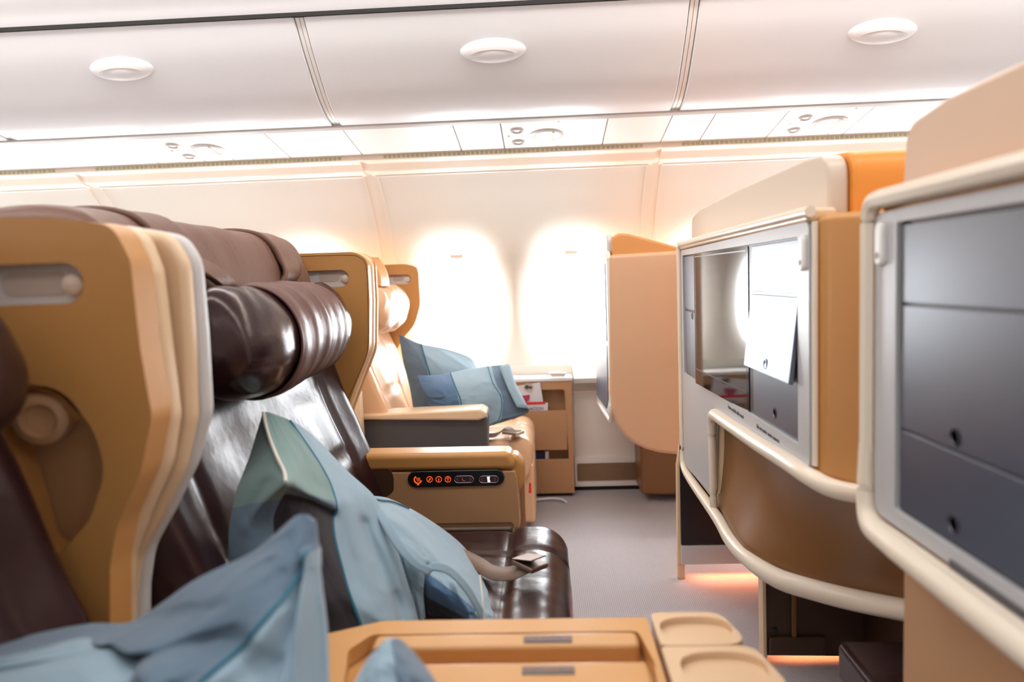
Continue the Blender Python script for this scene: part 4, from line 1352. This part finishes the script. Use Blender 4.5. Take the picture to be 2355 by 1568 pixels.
pp_ = wing_outline([(1170, 945), (1303, 943, .006), (1305, 1034, .006), (1170, 1036)], YC + .004)
obj('pocket_panel', prism3([(a, YC + .001, b) for a, b in pp_], (0, .005, 0)), M['tan2'], sc, bevel=.0015)
obj('foot', box(-.6, .105, YC + .025, 3.59, 0, .03), M['black'], sc)


def mag(cpts, Y, t, m, name, label, group=None, lean=0):
    bm = prism3([aty(px_, py_, Y - (lean if k_ < 2 else 0)) for k_, (px_, py_) in enumerate(cpts)], (0, t, 0))
    o = obj(name, bm, m, None, bevel=.001, seg=1)
    return tag(o, label, 'magazine', group)


m1 = mag([(1150, 895), (1242, 879), (1260, 985), (1160, 985)], YC + .036, .004, M['paper'], 'magazine', 'grey-white magazine with round pictures, tallest in the console pocket', 'reading matter in the console pocket', lean=.050)
def disc(px_, py_, r, m, name, Y, sx=1):
    c = aty(px_, py_, Y)
    return obj(name, lathe([(r, 0), (r, .0006), (.001, .0008)], c, (0, -1, 0), 24, sx=sx, xdir=(1, 0, 0)), m, m1)
disc(1204, 912, .030, M['pink'], 'cover_picture', YC - .0025)
disc(1215, 890, .020, M['recess'], 'cover_picture', YC - .0135, 1.1)
disc(1212, 890, .010, M['ink'], 'cover_picture', YC - .0145)
disc(1220, 891, .007, M['ink'], 'cover_picture', YC - .0145)
m2 = mag([(1165, 926), (1260, 926), (1260, 1000), (1165, 1000)], YC + .032, .003, M['paper'], 'magazine', 'white magazine with red top stripe, in front of the picture magazine', 'reading matter in the console pocket', lean=.030)
a, b = aty(1165, 926, YC + .0012), aty(1254, 929, YC + .0012)
obj('red_stripe', box(a.x, b.x, YC + .0012, YC + .0022, b.z - .001, a.z), M['red'], m2, flat=True)
c = aty(1249, 939, YC + .0065)
lettering('DESTINATION', .020, (c.x + .002, YC + .0063, c.z), Matrix(((1, 0, 0), (0, -.195, -.981), (0, .981, -.195))), M['ink'], m2, align='RIGHT')
m3 = mag([(1212, 1038), (1253, 1038), (1253, 1056), (1212, 1056)], YC + .03, .012, M['navy'], 'booklet', 'navy booklet lying in the low slot of the side console')
obj('spine_label', prism3([aty(px_, py_, YC + .0295) for px_, py_ in ((1254, 1038), (1262, 1038), (1262, 1057), (1254, 1057))], (0, .01, 0)), M['paper'], m3, flat=True)

cs = tag(obj('floor_strip', tube(spline([atz(1232, 1149, .012), atz(1265, 1146, .012), atz(1290, 1148, .012), atz(1303, 1155, .008)], 6), .006, n=8), M['paper'], None), 'white strip lying on the carpet below the side console', 'strip')

# ---------------------------------------------------------------- pillows
def pillow(rows, back, T, mats, zone, label, wr, ws, seed, name='pillow', stretch=(1, 1), res=(150, 130), sharp=2.2, folds=()):
    g_ = net_surface(px_net(rows))
    bk = Vector(back).normalized()
    def f(u, v):                                   # the surface with its folds, for trims that lie on it
        h = 0
        for fd in folds: h += ridge(u, v, *fd)
        return g_(u, v) - bk * h
    o = obj(name, cloth_solid(g_, back, T, res[0], res[1], wr, ws, seed, stretch, zone, sharp, folds), mats, None, angle=75)
    return tag(o, label, 'pillow', 'blue cotton pillows left on the seats'), f


# upright pillow on the dark brown seat
rowsA = [
    [(603, 952, 1.40), (612, 947, 1.39), (640, 955, 1.40), (685, 975, 1.42), (722, 1003, 1.46)],
    [(574, 1048, 1.34), (640, 1045, 1.26), (692, 1045, 1.31), (758, 1078, 1.38), (802, 1085, 1.45)],
    [(545, 1125, 1.27), (652, 1105, 1.20), (712, 1125, 1.25), (790, 1145, 1.34), (866, 1148, 1.44)],
    [(528, 1205, 1.23), (612, 1190, 1.21), (705, 1185, 1.22), (800, 1230, 1.30), (905, 1240, 1.40)],
    [(527, 1290, 1.21), (620, 1295, 1.18), (725, 1300, 1.19), (830, 1325, 1.27), (935, 1330, 1.37)],
    [(545, 1385, 1.20), (640, 1390, 1.16), (745, 1400, 1.17), (855, 1405, 1.24), (960, 1415, 1.35)],
    [(580, 1490, 1.20), (670, 1510, 1.17), (765, 1525, 1.17), (880, 1510, 1.22), (970, 1490, 1.31)]]
def eA(v): return .66 if v < .12 else (.66 + .03 * math.sin((v - .12) * 5) if v < .42 else .675 - .02 * math.sin((v - .42) * 6) + .10 * max(0, v - .78))
def zoneA(u, v):
    if u > eA(v): return 0
    if u < .30: return 3 if v < .42 else 2
    if v > .40: return 1
    if v > .355: return 2
    return 3
foldsA = [([(.2, 0), (.25, .2), (.27, .33)], .035, .010), ([(.27, .33), (.45, .345), (.66, .37)], .045, .020), ([(.30, .40), (.66, .43)], .035, -.016),
          ([(.27, .34), (.12, .5)], .05, .012), ([(.14, .35), (.12, .48)], .04, -.010), ([(.76, .35), (.80, .6), (.74, .82)], .05, .014), ([(.86, .45), (.90, .75), (.92, 1)], .035, -.018),
          ([(.96, .55), (.82, .80), (.80, 1)], .05, .012), ([(.60, .86), (.38, .95)], .05, -.012)]
pA, fA = pillow(rowsA, (-.35, 1, -.15), .075, [M['blue'], M['dark'], M['slate'], M['greenblue']], zoneA,
                'sage and blue pillow standing upright against the dark brown backrest', .007, 5, 2, stretch=(1, .8), folds=foldsA)
obj('piping', line_on(fA, [(eA(k / 20) + .002, k / 20) for k in range(0, 21)], (0, -.004, 0), .0030), M['teal'], pA)
obj('edge_seam', line_on(fA, [(.18, .0), (.22, .10), (.255, .20), (.27, .32)], (0, -.005, 0), .0032), M['whitepipe'], pA)

# second pillow, slumped forwards over the cushion
rowsB = [
    [(842, 1138, 1.56), (900, 1148, 1.68), (980, 1190, 1.74), (1060, 1250, 1.72), (1108, 1318, 1.62), (1150, 1400, 1.52)],
    [(850, 1160, 1.49), (925, 1185, 1.56), (1000, 1240, 1.60), (1070, 1300, 1.55), (1112, 1355, 1.50), (1158, 1420, 1.46)],
    [(870, 1200, 1.44), (945, 1240, 1.45), (1010, 1290, 1.46), (1062, 1330, 1.44), (1110, 1385, 1.42), (1163, 1435, 1.41)],
    [(905, 1265, 1.40), (955, 1300, 1.38), (990, 1335, 1.39), (1040, 1370, 1.38), (1095, 1410, 1.37), (1165, 1450, 1.375)],
    [(930, 1340, 1.39), (960, 1370, 1.38), (990, 1395, 1.40), (1035, 1415, 1.39), (1090, 1440, 1.365), (1160, 1462, 1.36)],
    [(945, 1450, 1.38), (970, 1455, 1.38), (1000, 1458, 1.40), (1040, 1462, 1.39), (1090, 1466, 1.36), (1150, 1470, 1.355)]]
def zoneB(u, v):
    if v > .56 and .34 < u < .79: return 2 if v < .74 else 1
    if v > .62 and u >= .79: return 3
    return 0
foldsB = [([(.1, .3), (.45, .42), (.8, .5)], .06, .010), ([(.25, .1), (.6, .2)], .05, -.006), ([(.36, .52), (.34, 1)], .03, -.02), ([(.55, .50), (.72, .62), (.80, .95)], .03, .012),
          ([(.5, .30), (.7, .36)], .03, -.006), ([(.85, .5), (.90, .9)], .04, .010)]
pB, fB = pillow(rowsB, (-.35, .80, -.25), .07, [M['blue'], M['dark'], M['deepblue'], M['slate']], zoneB,
                'light blue pillow slumped over the dark seat cushion, nearest its belt buckle', .006, 7, 7, stretch=(1, 1), folds=foldsB)
fl = net_surface(px_net([[(985, 1300, 1.35), (1005, 1294, 1.34), (1035, 1303, 1.335), (1075, 1342, 1.33), (1110, 1398, 1.325)],
                         [(978, 1325, 1.335), (996, 1313, 1.33), (1035, 1325, 1.325), (1078, 1375, 1.32), (1114, 1442, 1.32)]]))
o = obj('case_flap', grid(fl, 24, 5), M['blue'], pB); so_ = o.modifiers.new('thick', 'SOLIDIFY'); so_.thickness = .003
obj('flap_seam', line_on(net_surface(px_net([[(1104, 1325, 1.39), (1110, 1380, 1.335), (1115, 1440, 1.32)], [(1104, 1325, 1.39), (1110, 1380, 1.335), (1115, 1440, 1.32)]])), [(0, 0), (.5, 0), (1, 0)], (0, -.003, .003), .0018), M['whitepipe'], pB)
fs = net_surface(px_net([[(850, 1140, 1.45), (872, 1195, 1.39), (905, 1255, 1.355), (945, 1300, 1.335), (985, 1325, 1.325)],
                         [(858, 1138, 1.47), (892, 1190, 1.40), (930, 1250, 1.36), (962, 1288, 1.34), (998, 1306, 1.33)]]))
o = obj('folded_hem', grid(fs, 24, 4), M['blue'], pB); so_ = o.modifiers.new('thick', 'SOLIDIFY'); so_.thickness = .004
obj('piping', line_on(fB, [(.03, .10), (.10, .10), (.20, .06), (.30, .03)], (0, -.006, .006), .0022), M['teal'], pB)

# near pillow, bottom left
rowsC = [
    [(-140, 1500, .74), (60, 1462, .77), (180, 1440, .79), (300, 1430, .80), (450, 1332, .80), (585, 1266, .80), (682, 1186, .80), (723, 1196, .80)],
    [(-140, 1540, .69), (60, 1510, .70), (180, 1490, .72), (300, 1475, .735), (450, 1405, .74), (582, 1338, .745), (668, 1290, .76), (727, 1268, .785)],
    [(-140, 1600, .64), (60, 1570, .65), (180, 1550, .66), (310, 1540, .675), (450, 1490, .69), (590, 1430, .70), (680, 1400, .725), (738, 1380, .76)],
    [(-140, 1700, .60), (60, 1680, .61), (190, 1660, .62), (330, 1640, .63), (460, 1600, .65), (600, 1550, .665), (690, 1510, .70), (748, 1490, .74)],
    [(-100, 1850, .58), (80, 1840, .58), (220, 1810, .59), (360, 1780, .60), (480, 1740, .62), (610, 1700, .64), (700, 1660, .67), (755, 1620, .71)]]
def bC(u): return .235 + 1.15 * max(0, .985 - u)
def zoneC(u, v):
    if u > .42: return 1 if v < bC(u) else 0
    return 1 if v < .16 + .03 * math.sin(u * 14) else 0
foldsC = [([(.46, .42), (.62, .50), (.72, .74)], .045, -.020), ([(.10, .62), (.35, .66)], .05, .018), ([(.97, .25), (.90, .6), (.86, .9)], .035, .022), ([(.93, .3), (.82, .55), (.74, .8)], .03, -.014), ([(.975, .35), (.96, .9)], .02, -.010),
          ([(.40, .12), (.47, .35), (.50, .6)], .05, .028), ([(.36, .2), (.40, .5)], .035, -.022), ([(.05, .22), (.3, .18), (.42, .14)], .04, .014), ([(.05, .40), (.28, .36), (.4, .42)], .05, -.018),
          ([(.55, .75), (.7, .62), (.8, .5)], .05, .016), ([(.44, .08), (.6, .3)], .04, -.006)]
pC, fC = pillow(rowsC, (0, 1, -.25), .05, [M['blue'], M['slate']], zoneC,
                'big blurred blue pillow on the near seat at the bottom left, one corner pointing up', .006, 5.5, 4, stretch=(1.2, .7), folds=foldsC)
obj('piping', line_on(fC, [(.985 - .03 * k, bC(.985 - .03 * k)) for k in range(0, 19)], (0, -.004, .002), .0026), M['teal'], pC)

# corner of another pillow by the console
rowsD = [
    [(880, 1475, .76), (888, 1471, .76), (905, 1471, .76), (918, 1478, .76)],
    [(845, 1515, .75), (880, 1505, .735), (920, 1508, .735), (965, 1530, .75)],
    [(820, 1560, .73), (875, 1550, .71), (930, 1555, .71), (1000, 1575, .73)],
    [(780, 1640, .71), (870, 1640, .69), (950, 1640, .69), (1050, 1650, .71)],
    [(740, 1760, .69), (860, 1760, .67), (970, 1760, .67), (1100, 1760, .69)]]
pD, fD = pillow(rowsD, (0, 1, -.3), .035, [M['blue'], M['slate']], lambda u, v: 1 if u > .55 else 0,
                'rounded blue pillow corner poking up in front of the tan centre console', .006, 5, 9, res=(100, 90))
# window seat pillows
rowsE = [
    [(917, 768, 3.24), (965, 790, 3.26), (1020, 800, 3.30), (1075, 818, 3.34), (1090, 830, 3.36)],
    [(927, 830, 3.18), (975, 835, 3.17), (1030, 845, 3.20), (1080, 855, 3.26), (1105, 865, 3.32)],
    [(942, 890, 3.16), (985, 890, 3.15), (1040, 895, 3.18), (1085, 900, 3.22), (1115, 910, 3.28)],
    [(952, 950, 3.15), (995, 950, 3.15), (1045, 950, 3.16), (1090, 950, 3.2), (1120, 955, 3.25)]]
pE, fE = pillow(rowsE, (-.3, 1, 0), .10, [M['blue'], M['slate']], lambda u, v: 1 if u < .27 else 0,
                'blue pillow leaning on the window seat backrest, behind the lying pillow', .006, 5, 12, res=(100, 90))
obj('piping', line_on(fE, [(.27, 0), (.28, .3), (.30, .6), (.30, 1)], (0, -.004, 0), .003), M['teal'], pE)
rowsF = [
    [(960, 863, 3.02), (1010, 862, 3.06), (1070, 850, 3.12), (1120, 842, 3.18), (1173, 838, 3.22)],
    [(972, 895, 2.98), (1020, 893, 2.96), (1080, 885, 3.0), (1130, 880, 3.06), (1178, 875, 3.14)],
    [(985, 925, 2.97), (1030, 925, 2.94), (1090, 920, 2.96), (1145, 915, 3.02), (1200, 915, 3.08)],
    [(992, 955, 2.96), (1035, 960, 2.94), (1090, 965, 2.95), (1140, 962, 3.0), (1217, 942, 3.06)],
    [(1000, 985, 2.96), (1040, 990, 2.95), (1090, 990, 2.96), (1132, 978, 3.0), (1205, 955, 3.06)]]
pF, fF = pillow(rowsF, (0, 1, -.1), .09, [M['blue'], M['deepblue'], M['slate']], lambda u, v: 1 if u < .36 else (2 if u > .80 else 0),
                'blue pillow with a wide slate stripe lying across the window seat, flap end loose', .006, 6, 15, res=(100, 90))
obj('piping', line_on(fF, [(.36, 0), (.37, .3), (.38, .6), (.37, 1)], (0, -.004, 0), .0028), M['teal'], pF)
obj('piping', line_on(fF, [(.76, 0), (.77, .3), (.79, .6), (.76, 1)], (0, -.004, 0), .0022), M['teal'], pF)
fl = net_surface(px_net([[(1150, 842, 3.13), (1172, 836, 3.20), (1170, 858, 3.22)], [(1168, 890, 3.05), (1186, 885, 3.1), (1192, 895, 3.14)], [(1190, 935, 3.0), (1214, 938, 3.03), (1218, 945, 3.06)]]))
o = obj('case_flap', grid(fl, 10, 12), M['blue'], pF); s = o.modifiers.new('thick', 'SOLIDIFY'); s.thickness = .004

# ---------------------------------------------------------------- setting labels left unset get a plain one
for o in SC.objects:
    if o.parent is None and o.type == 'MESH' and 'kind' not in o and 'category' not in o:
        print('UNTAGGED', o.name)
